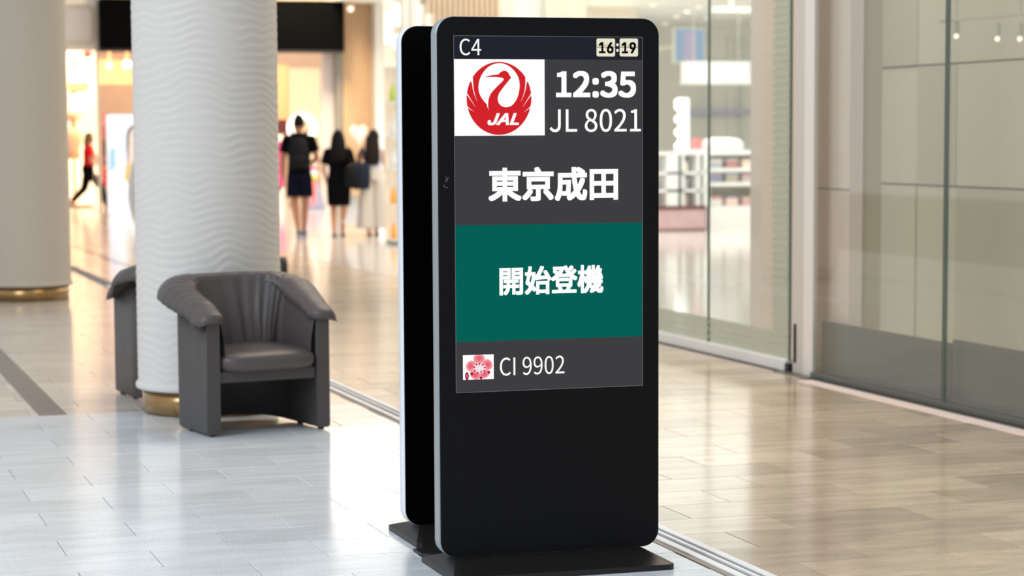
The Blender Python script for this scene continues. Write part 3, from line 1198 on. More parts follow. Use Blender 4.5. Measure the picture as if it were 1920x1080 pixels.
w2 = bpy.data.objects.new('window_2', None)
COL.objects.link(w2)
w2['kind'] = 'structure'
YM = 11.56
for ya, yb in ((8.0, YM - 0.012), (YM + 0.012, 13.28)):
    box('pane', GX - 0.006, GX + 0.006, ya, yb, 0.03, GH, M['pane_grey'], w2)
box('pane_edge', GX - 0.010, GX + 0.010, YM - 0.012, YM - 0.002, 0.03, GH, M['glass_edge'], w2)
box('pane_joint', GX - 0.009, GX + 0.009, YM - 0.002, YM + 0.012, 0.03, GH, M['dark_plastic'], w2)
box('bottom_rail', GX - 0.03, GX + 0.04, 8.0, 13.28, 0.0, 0.035, M['board'], w2, 0.004)
lb = box('low_board', GX + 0.05, GX + 0.075, 8.0, YM, 0.03, 0.385, M['board'], w2, 0.004)
box('low_board', GX + 0.05, GX + 0.075, YM + 0.004, 13.28, 0.03, 0.36, M['board'], w2, 0.004)
sill = box('trim_1', GX - 0.20, GX - 0.10, 8.0, 13.1, -0.004, 0.004, M['pink_beige'])
tag(sill, kind='structure')

pl = bpy.data.objects.new('wall_pillar', None)
COL.objects.link(pl)
pl['kind'] = 'structure'
box('pillar_face', GX + 0.13, GX + 0.22, 13.06, 13.62, 0.0, GH, M['pink_beige'], pl)
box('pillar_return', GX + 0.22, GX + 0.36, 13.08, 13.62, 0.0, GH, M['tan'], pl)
box('joint', GX + 0.125, GX + 0.131, 13.06, 13.6, 1.19, 1.20, M['seam'], pl)

# room behind the grey glass
wr_ = bpy.data.objects.new('wall_right', None)
COL.objects.link(wr_)
wr_['kind'] = 'structure'
WX = 7.9
YY = [8.0, 10.2, 11.6, 12.75, 13.6, 14.6, 15.2, 15.9, 17.2]
for i, (a, b) in enumerate(zip(YY[:-1], YY[1:])):
    for z0, z1 in ((0.0, 1.165), (1.165, 2.035), (2.035, 5.2)):
        box('wall_panel', WX + random.uniform(0, .02), WX + 0.1, a + .005, b - .005, z0 + .006, z1 - .006, M['greige'] if (i + int(z0 * 3)) % 4 else M['greige2'], wr_)
box('backing', WX + 0.10, WX + 0.16, 8.0, 17.2, 0.0, 5.2, M['seam'], wr_)
box('return_panel', WX + .1, WX + 1.2, 17.2, 17.3, 0.0, 5.2, M['tan'], wr_)
f2 = box('floor_inside', GX + 0.09, 34, 8.0, 57, -0.004, 0.0025, mat('shop_floor_gloss', (214, 210, 202), 0.10, 0.5))
tag(f2, kind='structure')

# glowing balls on an added rail, standing for spotlights mirrored in the glass
sr = thing('spot_reflection_rail', 'slim added rail with three glowing balls standing for spotlight reflections in the grey glass', 'light', (0, 0, 0))
pa, pb_ = P(1780, 60, 11.9), P(1930, 66, 10.9)
for i, px in enumerate((1793, 1870, 1912)):
    q = ray(px, (68, 73, 73)[i])
    t = 7.2 / q.x
    c = CAM + q * t
    bm = bmesh.new()
    add_tube(bm, c + Vector((0.0, 0.0, 0.02)), c + Vector((0, 0, 0.10)), 0.02, 0.018, 12)
    ho = obj('spot_body', bm, M['greige'], sr)
    bm = bmesh.new()
    add_ball(bm, c, 0.017, n=10)
    obj('lamp', bm, M['lamp_soft'], ho)
    if i == 0:
        c0 = c
    c1 = c
box('rail', 7.18, 7.22, c1.y - 0.5, c0.y + 0.2, c0.z + 0.095, c0.z + 0.11, M['greige'], sr)
for y in (c1.y, c0.y):
    box('hanger', 7.195, 7.205, y - 0.01, y + 0.01, c0.z + 0.11, 5.2, M['greige'], sr)

# return wall and display window that the kiosks hide, seen above their tops
rw = bpy.data.objects.new('wall_middle', None)
COL.objects.link(rw)
rw['kind'] = 'structure'
box('wall_panel', GX, 8.1, 22.0, 22.1, 0, 2.25, M['greige'], rw)
for i, px0 in enumerate(range(800, 936, 10)):
    pbox('wood_slat', px0, -140, px0 + 7, 60, 31.0, 0.05, M['oak'], rw)
pbox('slat_backing', 790, -140, 936, 70, 31.08, 0.06, M['oak_dark'], rw)
pbox('white_panel', 936, -140, 962, 70, 31.0, 0.12, M['offwhite'], rw)
pbox('white_panel', 962, -140, 1022, 70, 31.4, 0.12, M['white'], rw)
pbox('white_panel', 1022, -140, 1100, 70, 31.2, 0.12, M['greige'], rw)
pbox('tan_post', 752, -140, 768, 200, 31.0, 0.12, M['pink_beige'], rw)
pbox('pale_post', 770, -140, 790, 200, 31.1, 0.12, M['white'], rw)
box('display_glass', 8.15, 8.17, 29.0, 31.3, 0.0, 5, M['pane'], rw)

# narrow display shelf with colourful goods beside the far kiosk
ds = thing('display_shelf', 'narrow glass display shelf of small goods at the edge of the far kiosk', 'shelf', P(741, 462, 31.6))
ds.location.z = 0
dl = ds.location
for z in (0.05, 0.55, 1.05, 1.5, 2.0, 2.5):
    box('shelf_board', -0.06, 0.26, -0.1, 0.3, z, z + 0.02, M['shop_white'], ds)
box('back_panel', -0.06, 0.26, 0.3, 0.33, 0.0, 4.2, M['cream'], ds)
gcol = ['green', 'orange', 'lilac', 'white', 'coral', 'lime', 'green', 'orange', 'purple', 'white']
gw = ['green', 'amber', 'grey lilac', 'white', 'coral', 'lime', 'green', 'amber', 'purple', 'white']
zz = [0.07, 0.57, 1.07, 1.52, 2.02]
places = ['on the bottom', 'on the second lowest', 'on the middle', 'on the second highest', 'on the top']
for i in range(10):
    lv, sd = i // 2, i % 2
    c = gcol[(i * 3 + 1) % 10]
    wv = gw[(i * 3 + 1) % 10]
    x0 = -0.05 + sd * 0.13
    t_ = thing('gift_bottle', '%s bottle %s board of the narrow display shelf' % (wv, places[lv]), 'bottle', (dl.x + x0 + 0.05, dl.y + 0.05, zz[lv]), 0, 'bottles on the display shelf')
    bm = bmesh.new()
    add_loft(bm, [ell((0, 0, 0), .05, .05, 12), ell((0, 0, 0.16), .05, .05, 12), ell((0, 0, 0.20), .022, .022, 12), ell((0, 0, 0.25), .02, .02, 12)])
    obj('bottle_body', bm, M[c], t_, True)
    bm = bmesh.new()
    add_tube(bm, (0, 0, 0.25), (0, 0, 0.285), 0.024, n=12)
    obj('cap', bm, M['white'], t_)
hl = thing('hanging_lamp', 'bright white twin tube pendant lamp above the display shelf', 'lamp', P(735, 50, 30.5))
for dx, z0, z1 in ((-0.05, -0.22, 0.18), (0.06, 0.02, 0.3), (0.06, -0.30, -0.12)):
    bm = bmesh.new()
    add_tube(bm, (dx, 0, z0), (dx, 0, z1), 0.045, n=12)
    obj('lamp_tube', bm, M['tube'], hl)
box('stem', -0.01, 0.01, -0.01, 0.01, 0.1, 2.2, M['white'], hl)

# ------------------------------------------------------------------ cosmetics shop behind the glass
ws = bpy.data.objects.new('wall_shop', None)
COL.objects.link(ws)
ws['kind'] = 'structure'
box('wall_panel', 14, 23.0, 56.0, 56.2, 0, 5.6, M['greige2'], ws)
box('wall_panel', 23.02, 34, 56.02, 56.2, 0, 5.6, M['greige'], ws)
pbox('wall_rib', 1338, 110, 1342, 300, 55.9, 0.1, M['greige'], ws)
pbox('wall_rib', 1366, 70, 1372, 300, 55.9, 0.1, M['greige'], ws)
pbox('wall_rib', 1388, 70, 1393, 300, 55.9, 0.1, M['greige2'], ws)
pbox('wall_ledge', 1285, 206, 1408, 214, 55.6, 0.3, M['lilac'], ws)
pc = box('shop_pillar', 7.02, 7.26, 15.8, 16.2, 0, 5.2, M['pink_beige'])
tag(pc, 'beige pillar just inside the glass door with the patterned frosted edge', 'pillar')
sc_ = box('ceiling', 11.0, 34, 34, 56.2, 4.35, 4.5, M['white'])
tag(sc_, kind='structure')
DL_LABEL = ('round shop downlight highest above the top corner of the lit kiosk', 'round shop downlight just above the blue wall screen', 'second round downlight in the diagonal row above the blue wall screen',
            'topmost round downlight of the diagonal row, beside the long strip light', 'round downlight close to the upright glass edge, under the strip light', 'lowest round downlight, nearest the rounded corner of the lit kiosk')
for i, (px, py, Y) in enumerate(((1224, 8, 41), (1268, 30, 43), (1288, 21, 41), (1310, 12, 39), (1327, 34, 43.6), (1247, 43, 44.4))):
    d = ray(px, py)
    t = (4.35 - H) / d.z
    c = CAM + d * t
    if not (34 < c.y < 56):
        c = P(px, py, Y)
    l_ = thing('ceiling_downlight', DL_LABEL[i], 'light', c, 0, 'downlights in the shop behind the glass')
    bm = bmesh.new()
    add_tube(bm, (0, 0, -0.03), (0, 0, 0.03), 0.07, n=14)
    obj('lamp', bm, M['lamp_soft'], l_)
    bm = bmesh.new()
    add_tube(bm, (0, 0, -0.01), (0, 0, 0.05), 0.085, n=14, cap=False)
    obj('ring', bm, M['white'], l_)
q = thing('strip_light', 'long warm ceiling strip light in the shop behind the glass', 'light', P(1371, 18, 42))
box('diffuser', -0.36, 0.36, -0.1, 0.1, -0.04, 0.04, M['lamp_soft'], q)
box('mount', -0.03, 0.03, -0.05, 0.05, 0.04, max(0.08, 4.36 - q.location.z), M['white'], q)
q = thing('wall_screen', 'pale blue wall screen hanging high in the shop behind the glass', 'screen', P(1293, 85, 43))
a, b = P(1266, 115, 43) - q.location, P(1320, 55, 43) - q.location
box('housing', a.x - .03, b.x + .03, 0.0, 0.1, a.z - .03, b.z + .03, M['greige'], q)
box('display', a.x, b.x, -0.012, 0.0, a.z, b.z, M['tv_blue'], q)
box('figure_panel', a.x + .18, a.x + .44, -0.016, -0.012, a.z, b.z - .06, M['tv_pink'], q)
box('bracket', -0.04, 0.04, 0.1, 2.0, -0.04, 0.04, M['greige2'], q)
q = thing('hanging_sign', 'blank white box sign hanging above the shelving behind the glass', 'sign', P(1345, 136, 41))
a, b = P(1286, 154, 41) - q.location, P(1407, 116, 41) - q.location
box('sign_box', a.x, b.x, 0, 0.25, a.z, b.z, M['shop_white'], q, 0.01)
box('sign_lip', a.x - .01, b.x + .01, -0.03, 0.26, a.z - .04, a.z + 0.05, M['white'], q)
for x in (a.x + .2, b.x - .2):
    box('hanger', x - .006, x + .006, 0.1, 0.112, b.z, 4.36 - q.location.z, M['greige2'], q)

# white display island with maroon plinth
SI = FL(1322, 432)
q = thing('display_island', 'white pigeonhole display unit on a reddish plinth behind the glass', 'display unit', (SI.x, SI.y, 0))
IW = 1.5
h0, h1 = 0.37, 1.26
box('plinth', -IW, 0.0, 0.0, 0.5, 0.0, h0, mat('reddish_plinth', (206, 170, 172), 0.5, 0.4, noise=0.25, nscale=5), q)
box('plinth_edge', -IW - .01, 0.01, -0.012, 0.0, h0 - .03, h0 + .03, M['maroon'], q)
box('plinth_edge', -IW - .01, 0.01, -0.012, 0.0, 0.0, 0.03, M['maroon'], q)
box('top_board', -IW, 0.05, 0, 0.5, h1 - .05, h1, M['shop_white'], q)
box('back_board', -IW, 0.0, 0.45, 0.5, h0, h1, M['shop_white'], q)
for z in (0.62, 0.90):
    box('shelf_board', -IW, 0, 0, 0.45, z, z + .04, M['shop_white'], q)
for x in (-IW, -1.16, -0.66, -0.46, -0.14, -0.02):
    box('upright', x, x + (.30 if x == -0.66 else .05), 0, 0.45, h0, h1 - .05, M['shop_white'], q)
IL = q.location
k = 0
for z in (0.39, 0.66, 0.94):
    for x, wd in ((-1.38, .14), (-0.30, .1)):
        nm = ('tan', 'dusty pink', 'rose', 'pale grey', 'pink', 'cream')[k]
        c = ('tan', 'dusty_pink', 'rose', 'grey_cloth', 'pale_pink', 'cream')[k]
        g_ = thing('boxed_gift', 'small %s gift box in a pigeonhole of the white display unit' % nm, 'box', (IL.x + x, IL.y + 0.2, z + 0.005), 0, 'gift boxes in the pigeonholes')
        box('carton', -wd / 2, wd / 2, -.08, .08, 0, 0.13, M[c], g_)
        box('lid', -wd / 2 - .004, wd / 2 + .004, -.084, .084, 0.13, 0.155, M['white'], g_)
        k += 1

# vanity mirror with bulbs on the island
vm = thing('vanity_mirror', 'bright white vanity mirror edged with round bulbs, on the white display unit', 'mirror', (P(1283, 280, SI.y + .2).x, SI.y + 0.22, h1))
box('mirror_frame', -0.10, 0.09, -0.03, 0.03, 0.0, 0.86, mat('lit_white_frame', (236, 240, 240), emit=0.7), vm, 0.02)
box('mirror_base', -0.14, 0.30, -0.08, 0.08, 0.0, 0.03, M['shop_white'], vm)
for z in (0.09, 0.31, 0.52, 0.72, 0.79):
    bm = bmesh.new()
    add_ball(bm, (-0.12, -0.05, z), 0.052, n=14)
    obj('bulb', bm, M['bulb'], vm)
q = thing('boxed_gift', 'coral pink gift box beside the bulb mirror', 'box', (vm.location.x + 0.22, SI.y + 0.2, h1 + 0.03))
box('carton', -0.06, 0.06, -.06, .06, 0, 0.15, M['coral'], q)
box('lid', -0.065, 0.065, -.065, .065, 0.15, 0.18, M['coral'], q)

# white shelf unit right of the island
q = thing('shelf_unit', 'low white shelf unit stocked with goods, beside the pigeonhole unit behind the glass', 'shelf', (SI.x + 0.10, SI.y + 0.15, 0))
SW = 0.95
box('plinth', 0, SW, 0, .5, 0, 0.38, M['shop_white'], q)
for z in (0.70, 0.93, 1.20):
    box('shelf_board', 0, SW, 0, .5, z, z + .06, M['shop_white'], q)
box('side_panel', 0, .05, 0, .5, .38, 1.2, M['shop_white'], q)
box('side_panel', SW - .05, SW, 0, .5, .38, 1.2, M['shop_white'], q)
box('back_board', 0, SW, .45, .5, .38, 1.2, M['greige'], q)
QL = q.location
k = 0
words = ('white', 'pale pink', 'rose', 'grey lilac', 'tan', 'dusty pink', 'pale grey', 'dull red', 'cream')
cols = ('white', 'pale_pink', 'rose', 'lilac', 'tan', 'dusty_pink', 'grey_cloth', 'dull_red', 'cream')
for z, lv in ((0.38, 'lowest'), (0.76, 'middle'), (0.99, 'upper')):
    for j in range(3):
        g_ = thing('boxed_gift', '%s carton on the %s board of the low white shelf unit' % (words[k], lv), 'box', (QL.x + 0.2 + j * 0.28, QL.y + 0.2, z + 0.003), 0, 'cartons on the white shelf unit')
        box('carton', -.10, .10, -.09, .09, 0, 0.10 + 0.02 * (k % 2), M[cols[k]], g_)
        box('lid', -.104, .104, -.094, .094, 0.10 + 0.02 * (k % 2), 0.145, M[cols[(k + 2) % 9]], g_)
        k += 1
q = thing('covered_tray', 'rounded white covered tray on the low white shelf unit', 'tray', (QL.x + 0.36, QL.y + 0.22, 1.26))
bm = bmesh.new()
add_loft(bm, [ell((0, 0, 0), .36, .2, 28), ell((0, 0, .14), .35, .19, 28), ell((-0.02, 0, .20), .29, .15, 28), ell((-0.04, 0, .22), .14, .07, 28)])
obj('cover', bm, M['shop_white'], q, True)
box('tray_base', -.38, .38, -.21, .21, 0, 0.02, M['white'], q)

# ------------------------------------------------------------------ stores at the far end
YB = 48.0
wb = bpy.data.objects.new('wall_back', None)
COL.objects.link(wb)
wb['kind'] = 'structure'
pbox('upper_panel', -60, -140, 180, 95, YB, 0.3, M['offwhite'], wb)
pbox('pilaster', 178, -140, 191, 398, YB - 0.12, 0.4, M['offwhite'], wb)
pbox('upper_panel', 191, -140, 704, 2, YB, 0.3, M['tan'], wb)
pbox('door_jamb', 604, 95, 631, 395, YB + 0.3, 0.3, mat('pale_lilac_jamb', (226, 214, 210), 0.5), wb)
pbox('door_post', 631, 93, 643, 395, YB - 0.02, 0.3, M['grey_post'], wb)
pbox('slat_backing', 642, -140, 703, 392, YB + 0.16, 0.1, M['oak_dark'], wb)
xs = np.linspace(643, 702, 15)
for i in range(14):
    pbox('wood_slat', xs[i], -140, xs[i + 1] - 1.0, 392, YB + 0.02, 0.14, M['oak'], wb)
pbox('pale_pillar', 702, -140, 728, 398, YB - 0.3, 0.6, mat('cool_white_paint', (222, 220, 216), 0.6), wb)
pbox('upper_panel', 726, -140, 1195, 260, YB + 0.4, 0.3, M['cream'], wb)
# moulded frame on the upper panel
a, b = P(60, 83, YB - .02), P(178, 8, YB - .02)
bm = bmesh.new()
o_ = rounded(a.x, b.x - 0.02, a.z, b.z, 0.16, 8)
i_ = rounded(a.x + .06, b.x - .08, a.z + .06, b.z - .06, 0.11, 8)
vo = [[bm.verts.new((x, y, z)) for x, z in pts] for y in (YB - .03, YB) for pts in (o_, i_)]
n = len(o_)
for i in range(n):
    j = (i + 1) % n
    bm.faces.new((vo[0][i], vo[0][j], vo[1][j], vo[1][i]))
    bm.faces.new((vo[0][i], vo[2][i], vo[2][j], vo[0][j]))
    bm.faces.new((vo[1][i], vo[1][j], vo[3][j], vo[3][i]))
obj('moulding', bm, M['gold_line'], wb)

fs = thing('shop_fascia', 'wide blank black fascia board over the warm lit store entrance', 'sign', (0, YB - 0.6, 0))
a, b = P(189, 96, YB - .6), P(645, 2, YB - .6)
bm = bmesh.new()
add_box(bm, a.x, b.x, 0, 0.4, a.z, b.z, 0.015, 2)
obj('board', bm, M['fascia'], fs)
box('lower_lip', a.x, b.x, -0.02, 0.0, a.z, a.z + 0.04, M['dark_plastic'], fs)

# store interior (wide, behind the fascia)
si_ = bpy.data.objects.new('wall_store', None)
COL.objects.link(si_)
si_['kind'] = 'structure'
pbox('rear_wall', 150, 60, 640, 375, 58, 0.2, M['peach'], si_)
pbox('bulkhead', 185, 112, 305, 158, 54, 0.3, M['terracotta'], si_)
pbox('bulkhead', 505, 122, 541, 232, 53, 0.3, M['terracotta'], si_)
pbox('rear_panel', 542, 128, 607, 300, 56, 0.1, M['cream'], si_)  # cream sheet standing for the brightly lit part of the rear wall
pbox('rear_panel', 604, 98, 614, 390, 50, 0.1, M['peach'], si_)
cs = box('ceiling_store', P(186, 100, 48).x, P(640, 100, 48).x, 48.4, 58, 3.98, 4.1, M['peach'])
tag(cs, kind='structure')
for i, (px, py, mm, lab) in enumerate(((238, 121, 'lamp_warm', 'brightest round spotlight under the store ceiling, beside the rippled column'), (205, 125, 'peach', 'dimmer round spotlight under the store ceiling near the pale pilaster'), (657, 16, 'lamp_soft', 'round downlight over the pale wood slat wall'))):
    c = P(px, py, 52.5 if i < 2 else 47.6)
    l_ = thing('spotlight', lab, 'light', c)
    bm = bmesh.new()
    add_ball(bm, (0, 0, 0), 0.085 if i == 0 else 0.07, n=14)
    obj('lamp', bm, M[mm], l_)
    bm = bmesh.new()
    add_tube(bm, (0, 0, 0.05), (0, 0, 0.13), 0.06, 0.045, 14)
    add_tube(bm, (0, 0.0, 0.16), (0, 0.0 if i < 2 else 0.45, max(0.2, 3.99 - c.z)) if i < 2 else (0, 0.45, 0.2), 0.015, n=8)
    obj('spot_body', bm, M['terracotta'], l_)

# boutique with a lit window (between the two columns)
bq = bpy.data.objects.new('wall_boutique', None)
COL.objects.link(bq)
bq['kind'] = 'structure'
pbox('rear_wall', -60, 60, 184, 385, 54, 0.2, M['cream'], bq)
pbox('white_bay', 130, 163, 168, 205, 53.4, 0.3, M['white'], bq)
pbox('amber_lintel', 122, 155, 168, 164, 53.2, 0.3, M['orange'], bq)
pbox('olive_post', 166, 110, 171, 320, 51.5, 0.1, M['gold_line'], bq)
pbox('glass_frame', 172, 96, 179, 396, 48.2, 0.1, M['offwhite'], bq)
pbox('window_base', 60, 384, 179, 398, 50.6, 0.3, M['peach'], bq)
for nm, lab, x0, y0, x1, y1, c in (('paper_flower', 'small red paper flower hung in the boutique window', 155, 97, 172, 106, 'red'), ('green_leaf_garland', 'pale green garland hung beside the column in the boutique', 133, 114, 145, 124, 'lime'),
                                   ('yellow_lantern', 'small yellow lantern hung at the column edge in the boutique', 132, 168, 142, 178, 'orange')):
    cpt = P((x0 + x1) / 2, (y0 + y1) / 2, 51)
    t_ = thing(nm, lab, 'decoration', cpt)
    r0 = abs(P(x1, y0, 51).x - P(x0, y0, 51).x) / 2
    bm = bmesh.new()
    for i in range(7):
        aa = i * 2 * math.pi / 7
        add_ball(bm, (math.cos(aa) * r0 * .55, 0, math.sin(aa) * r0 * .45), r0 * .42, sy_=.5, n=8)
    add_ball(bm, (0, -.02, 0), r0 * .4, n=8)
    obj('petals', bm, M[c], t_, True)
    box('cord', -.004, .004, -.004, .004, 0, 1.6, M['white'], t_)
ms = thing('mannequin_bust', 'peach toned mannequin bust on a pedestal in the boutique window', 'mannequin', (P(141, 384, 51.8).x, 51.8, 0))
bm = bmesh.new()
add_ball(bm, (0, 0, 2.02), 0.13, sz=1.3, n=14)
add_tube(bm, (0, 0, 1.72), (0, 0, 1.95), 0.06, 0.05, 12)
add_loft(bm, [ell((0, 0, 1.05), .15, .10), ell((0, 0, 1.25), .13, .09), ell((0, 0, 1.5), .2, .12), ell((0, 0, 1.68), .19, .1), ell((0, 0, 1.75), .07, .06)])
obj('bust', bm, mat('peach_mannequin', (238, 178, 140), 0.5), ms, True)
bm = bmesh.new()
add_tube(bm, (0, 0, 0), (0, 0, 0.04), .22, n=20)
add_tube(bm, (0, 0, .04), (0, 0, 1.06), .03, n=12)
obj('pedestal', bm, M['orange'], ms)

# lightbox with a portrait poster
lbx = thing('poster_lightbox', 'bright free standing lightbox with a pale portrait poster, left edge of the rippled column', 'lightbox', (P(238, 404, 46).x, 46, 0))
LX = lbx.location
a, b = P(205, 403, 46) - LX, P(276, 216, 46) - LX
a.z, b.z = P(205, 400, 46).z, P(276, 216, 46).z
box('lightbox_frame', a.x - .02, b.x + .02, 0, 0.14, 0.0, b.z + .02, M['shop_white'], lbx)
pf = box('poster', a.x, b.x, -0.006, 0.0, 0.03, b.z, M['lightbox'], lbx)


def poster(name, pts, material, lift):
    bm = bmesh.new()
    vs = []
    for x, y in pts:
        p = P(x, y, 46) - LX
        p.z = P(x, y, 46).z
        vs.append((p.x, p.z))
    prism_xz(bm, vs, -0.006 - lift, -0.0062)
    obj(name, bm, material, pf)


poster('poster_shade', [(205, 280), (216, 275), (218, 310), (212, 320), (205, 322)], M['poster_blue'], 0.001)
poster('portrait_hair', spline([(236, 270), (238, 246), (246, 236), (256, 236), (266, 246), (268, 300), (258, 320), (240, 316)], True, 5), M['poster_hair'], 0.002)
poster('portrait_face', spline([(242, 252), (250, 240), (262, 248), (262, 280), (256, 300), (246, 310), (240, 300), (241, 275)], True, 5), M['poster_skin'], 0.003)
poster('portrait_dress', [(236, 306), (246, 300), (262, 300), (264, 340), (240, 345), (232, 335)], M['poster_gold'], 0.0025)
rb = thing('red_banner', 'narrow red and maroon hanging banner beside the lightbox', 'banner', (P(198, 390, 49.5).x, 49.5, 0))
RBL = rb.location
for x0, y0, x1, y1, c in ((193, 212, 205, 236, 'coral'), (193, 236, 205, 262, 'red'), (193, 262, 205, 310, 'maroon'), (193, 310, 205, 350, 'red')):
    a, b = P(x0, y1, 49.5), P(x1, y0, 49.5)
    box('banner_panel', a.x - RBL.x, b.x - RBL.x, 0, .03, a.z, b.z, M[c], rb)
box('banner_pole', -.02, .02, .03, .06, 0, P(198, 212, 49.5).z, M['grey_post'], rb)

# curved purple totem with silver edge, half hidden by the rippled column
cp_ = FL(252, 434)
ct = thing('curved_totem', 'curved purple display totem with silver edge and black foot, peeping past the rippled column', 'display stand', (cp_.x + .12, cp_.y, 0))
bm = bmesh.new()
pts_o = []
for t in np.linspace(0, 1, 14):
    z = 1.16 * t
    pts_o.append((-0.20 + 0.16 * (2 * t - 1) ** 2 * (0.6 if t > .5 else 1.0), z))
prof = [(x, z) for x, z in pts_o] + [(0.25, 1.16), (0.25, 0)]
prism_xz(bm, prof, 0.0, 0.12)
obj('silver_body', bm, M['steel'], ct)
bm = bmesh.new()
prism_xz(bm, [(x + .09, z) for x, z in pts_o if z > .3] + [(0.26, 1.16), (0.26, .3)], -0.01, 0.13)
obj('purple_panel', bm, M['purple'], ct)
bm = bmesh.new()
prism_xz(bm, [(x + .08, z) for x, z in pts_o if z < .33] + [(0.26, .3), (0.26, 0)], -0.012, 0.132)
obj('black_foot', bm, M['dark_plastic'], ct)

# ring light, cards and candy stand inside the store
rl = thing('ring_light', 'large glowing white ring light behind the man with the backpack', 'light', P(567, 240, 49.5))
bm = bmesh.new()
R0, r0 = 0.27, 0.062
N1, N2 = 40, 10
vv = [[bm.verts.new(((R0 + r0 * math.cos(2 * math.pi * j / N2)) * math.cos(2 * math.pi * i / N1), r0 * .6 * math.sin(2 * math.pi * j / N2), (R0 + r0 * math.cos(2 * math.pi * j / N2)) * math.sin(2 * math.pi * i / N1))) for j in range(N2)] for i in range(N1)]
for i in range(N1):
    for j in range(N2):
        bm.faces.new((vv[i][j], vv[(i + 1) % N1][j], vv[(i + 1) % N1][(j + 1) % N2], vv[i][(j + 1) % N2]))
obj('glowing_ring', bm, M['tube'], rl, True)
zl = rl.location.z
bm = bmesh.new()
add_tube(bm, (0, 0, -zl + .3), (0, 0, -0.33), 0.02, n=10)
for i in range(3):
    aa = i * 2.094 + .5
    add_tube(bm, (0, 0, -zl + .32), (.35 * math.cos(aa), .35 * math.sin(aa), -zl + .01), 0.014, n=8)
obj('tripod', bm, M['dark_plastic'], rl)
sn = thing('store_sign', 'dark maroon square sign above a white lamp shade, right edge of the rippled column', 'sign', (P(522, 237, 50).x, 50, 0))
a, b = P(505, 251, 50), P(538, 224, 50)
box('sign_panel', a.x - sn.location.x, b.x - sn.location.x, 0, .05, a.z, b.z, M['maroon'], sn)
box('sign_pole', -.03, .03, .05, .1, 0, b.z, M['grey_post'], sn)
q = thing('magenta_display', 'magenta display column topped by a round white lamp, beside the man with the backpack', 'display stand', (P(521, 370, 49.6).x, 49.6, 0))
z0, z1 = P(521, 352, 49.6).z, P(521, 265, 49.6).z
bm = bmesh.new()
add_tube(bm, (0, 0, 0), (0, 0, z0), .16, n=20)
obj('base_drum', bm, M['white'], q)
bm = bmesh.new()
add_tube(bm, (0, 0, z0), (0, 0, z1), .15, n=20)
obj('magenta_drum', bm, M['magenta'], q)
bm = bmesh.new()
add_ball(bm, (0, 0, z1 + .06), .17, sz=.5, n=20)
obj('lamp_shade', bm, M['lamp_soft'], q)

cs_ = thing('candy_stand', 'colourful tapered candy stand with white globe top, between the man and the woman in black', 'display stand', (P(588, 392, 47.2).x, 47.2, 0))
zz_ = lambda y: P(588, y, 47.2).z
box('base_plate', -.21, .21, -.2, .2, 0, 0.10, M['lilac'], cs_, .01)
bm = bmesh.new()
add_loft(bm, [[Vector(p) for p in ((-.20, -.16, .1), (.20, -.16, .1), (.20, .16, .1), (-.20, .16, .1))], [Vector(p) for p in ((-.08, -.07, zz_(338)), (.08, -.07, zz_(338)), (.08, .07, zz_(338)), (-.08, .07, zz_(338)))]])
obj('tapered_body', bm, M['lilac'], cs_)
bm = bmesh.new()
add_loft(bm, [[Vector(p) for p in ((-.10, -.175, .1), (.0, -.175, .1), (.0, -.15, .1), (-.10, -.15, .1))], [Vector(p) for p in ((-.07, -.085, zz_(338)), (.05, -.085, zz_(338)), (.05, -.05, zz_(338)), (-.07, -.05, zz_(338)))]])
obj('coral_stripe', bm, M['coral'], cs_)
for nm, z, r, sz, c in (('lime_bowl', zz_(333), .11, .55, 'lime'), ('white_globe', zz_(325), .10, .9, 'white'), ('magenta_band', zz_(317), .085, .5, 'magenta'), ('white_globe', zz_(308), .095, 1.0, 'pale_pink')):
    bm = bmesh.new()
    add_ball(bm, (0, 0, z), r, sz=sz, n=18)
    obj(nm, bm, M[c], cs_, True)

# pale pink heart on a stand in front of the slat wall
hb = thing('heart_balloon', 'pale pink heart shaped balloon on a slim stand before the wood slat wall', 'balloon', (P(674, 392, 47.0).x, 47.0, 0))
zc_ = P(674, 254, 47).z
bm = bmesh.new()
hp = []
for t in np.linspace(0, 2 * math.pi, 36, endpoint=False):
    hp.append((0.0125 * 16 * math.sin(t) ** 3, 0.0165 * (13 * math.cos(t) - 5 * math.cos(2 * t) - 2 * math.cos(3 * t) - math.cos(4 * t))))
rings = []
for s_, y in ((.55, -.10), (.85, -.07), (1.0, 0), (.85, .07), (.55, .10)):
    rings.append([Vector((x * s_, y, z * s_ + zc_ + .02)) for x, z in hp])
add_loft(bm, rings)
obj('heart', bm, M['pale_pink'], hb, True)
bm = bmesh.new()
add_tube(bm, (0, 0, .02), (0, 0, zc_ - .2), .012, n=8)
add_tube(bm, (0, 0, 0), (0, 0, .02), .14, n=16)
obj('stand', bm, M['gold_line'], hb)

# pendant lights over the near floor (their glints show in the tiles)
for i, (px, py) in enumerate(((160, 975), (186, 985), (205, 1012))):
    fpt = FL(px, py)
    d = (fpt - CAM)
    d = Vector((d.x, d.y, -d.z))
    t = 4.3 / d.z
    c = fpt + d * t
    l_ = thing('pendant_light', ('round pendant light over the tiles, farthest of the three above the picture', 'round pendant light over the tiles, between the other two above the picture', 'round pendant light over the tiles, nearest of the three above the picture')[i], 'light', c, 0, 'pendant lights above the picture')
    bm = bmesh.new()
    add_ball(bm, (0, 0, 0), 0.065, n=14)
    obj('lamp', bm, mat('pendant_glow', (255, 250, 240), emit=6), l_)
    bm = bmesh.new()
    add_tube(bm, (0, 0, .05), (0, 0, 1.2), .01, n=6)
    add_tube(bm, (0, 0, .05), (0, 0, .16), .10, .04, 14)
    obj('stem', bm, M['white'], l_)

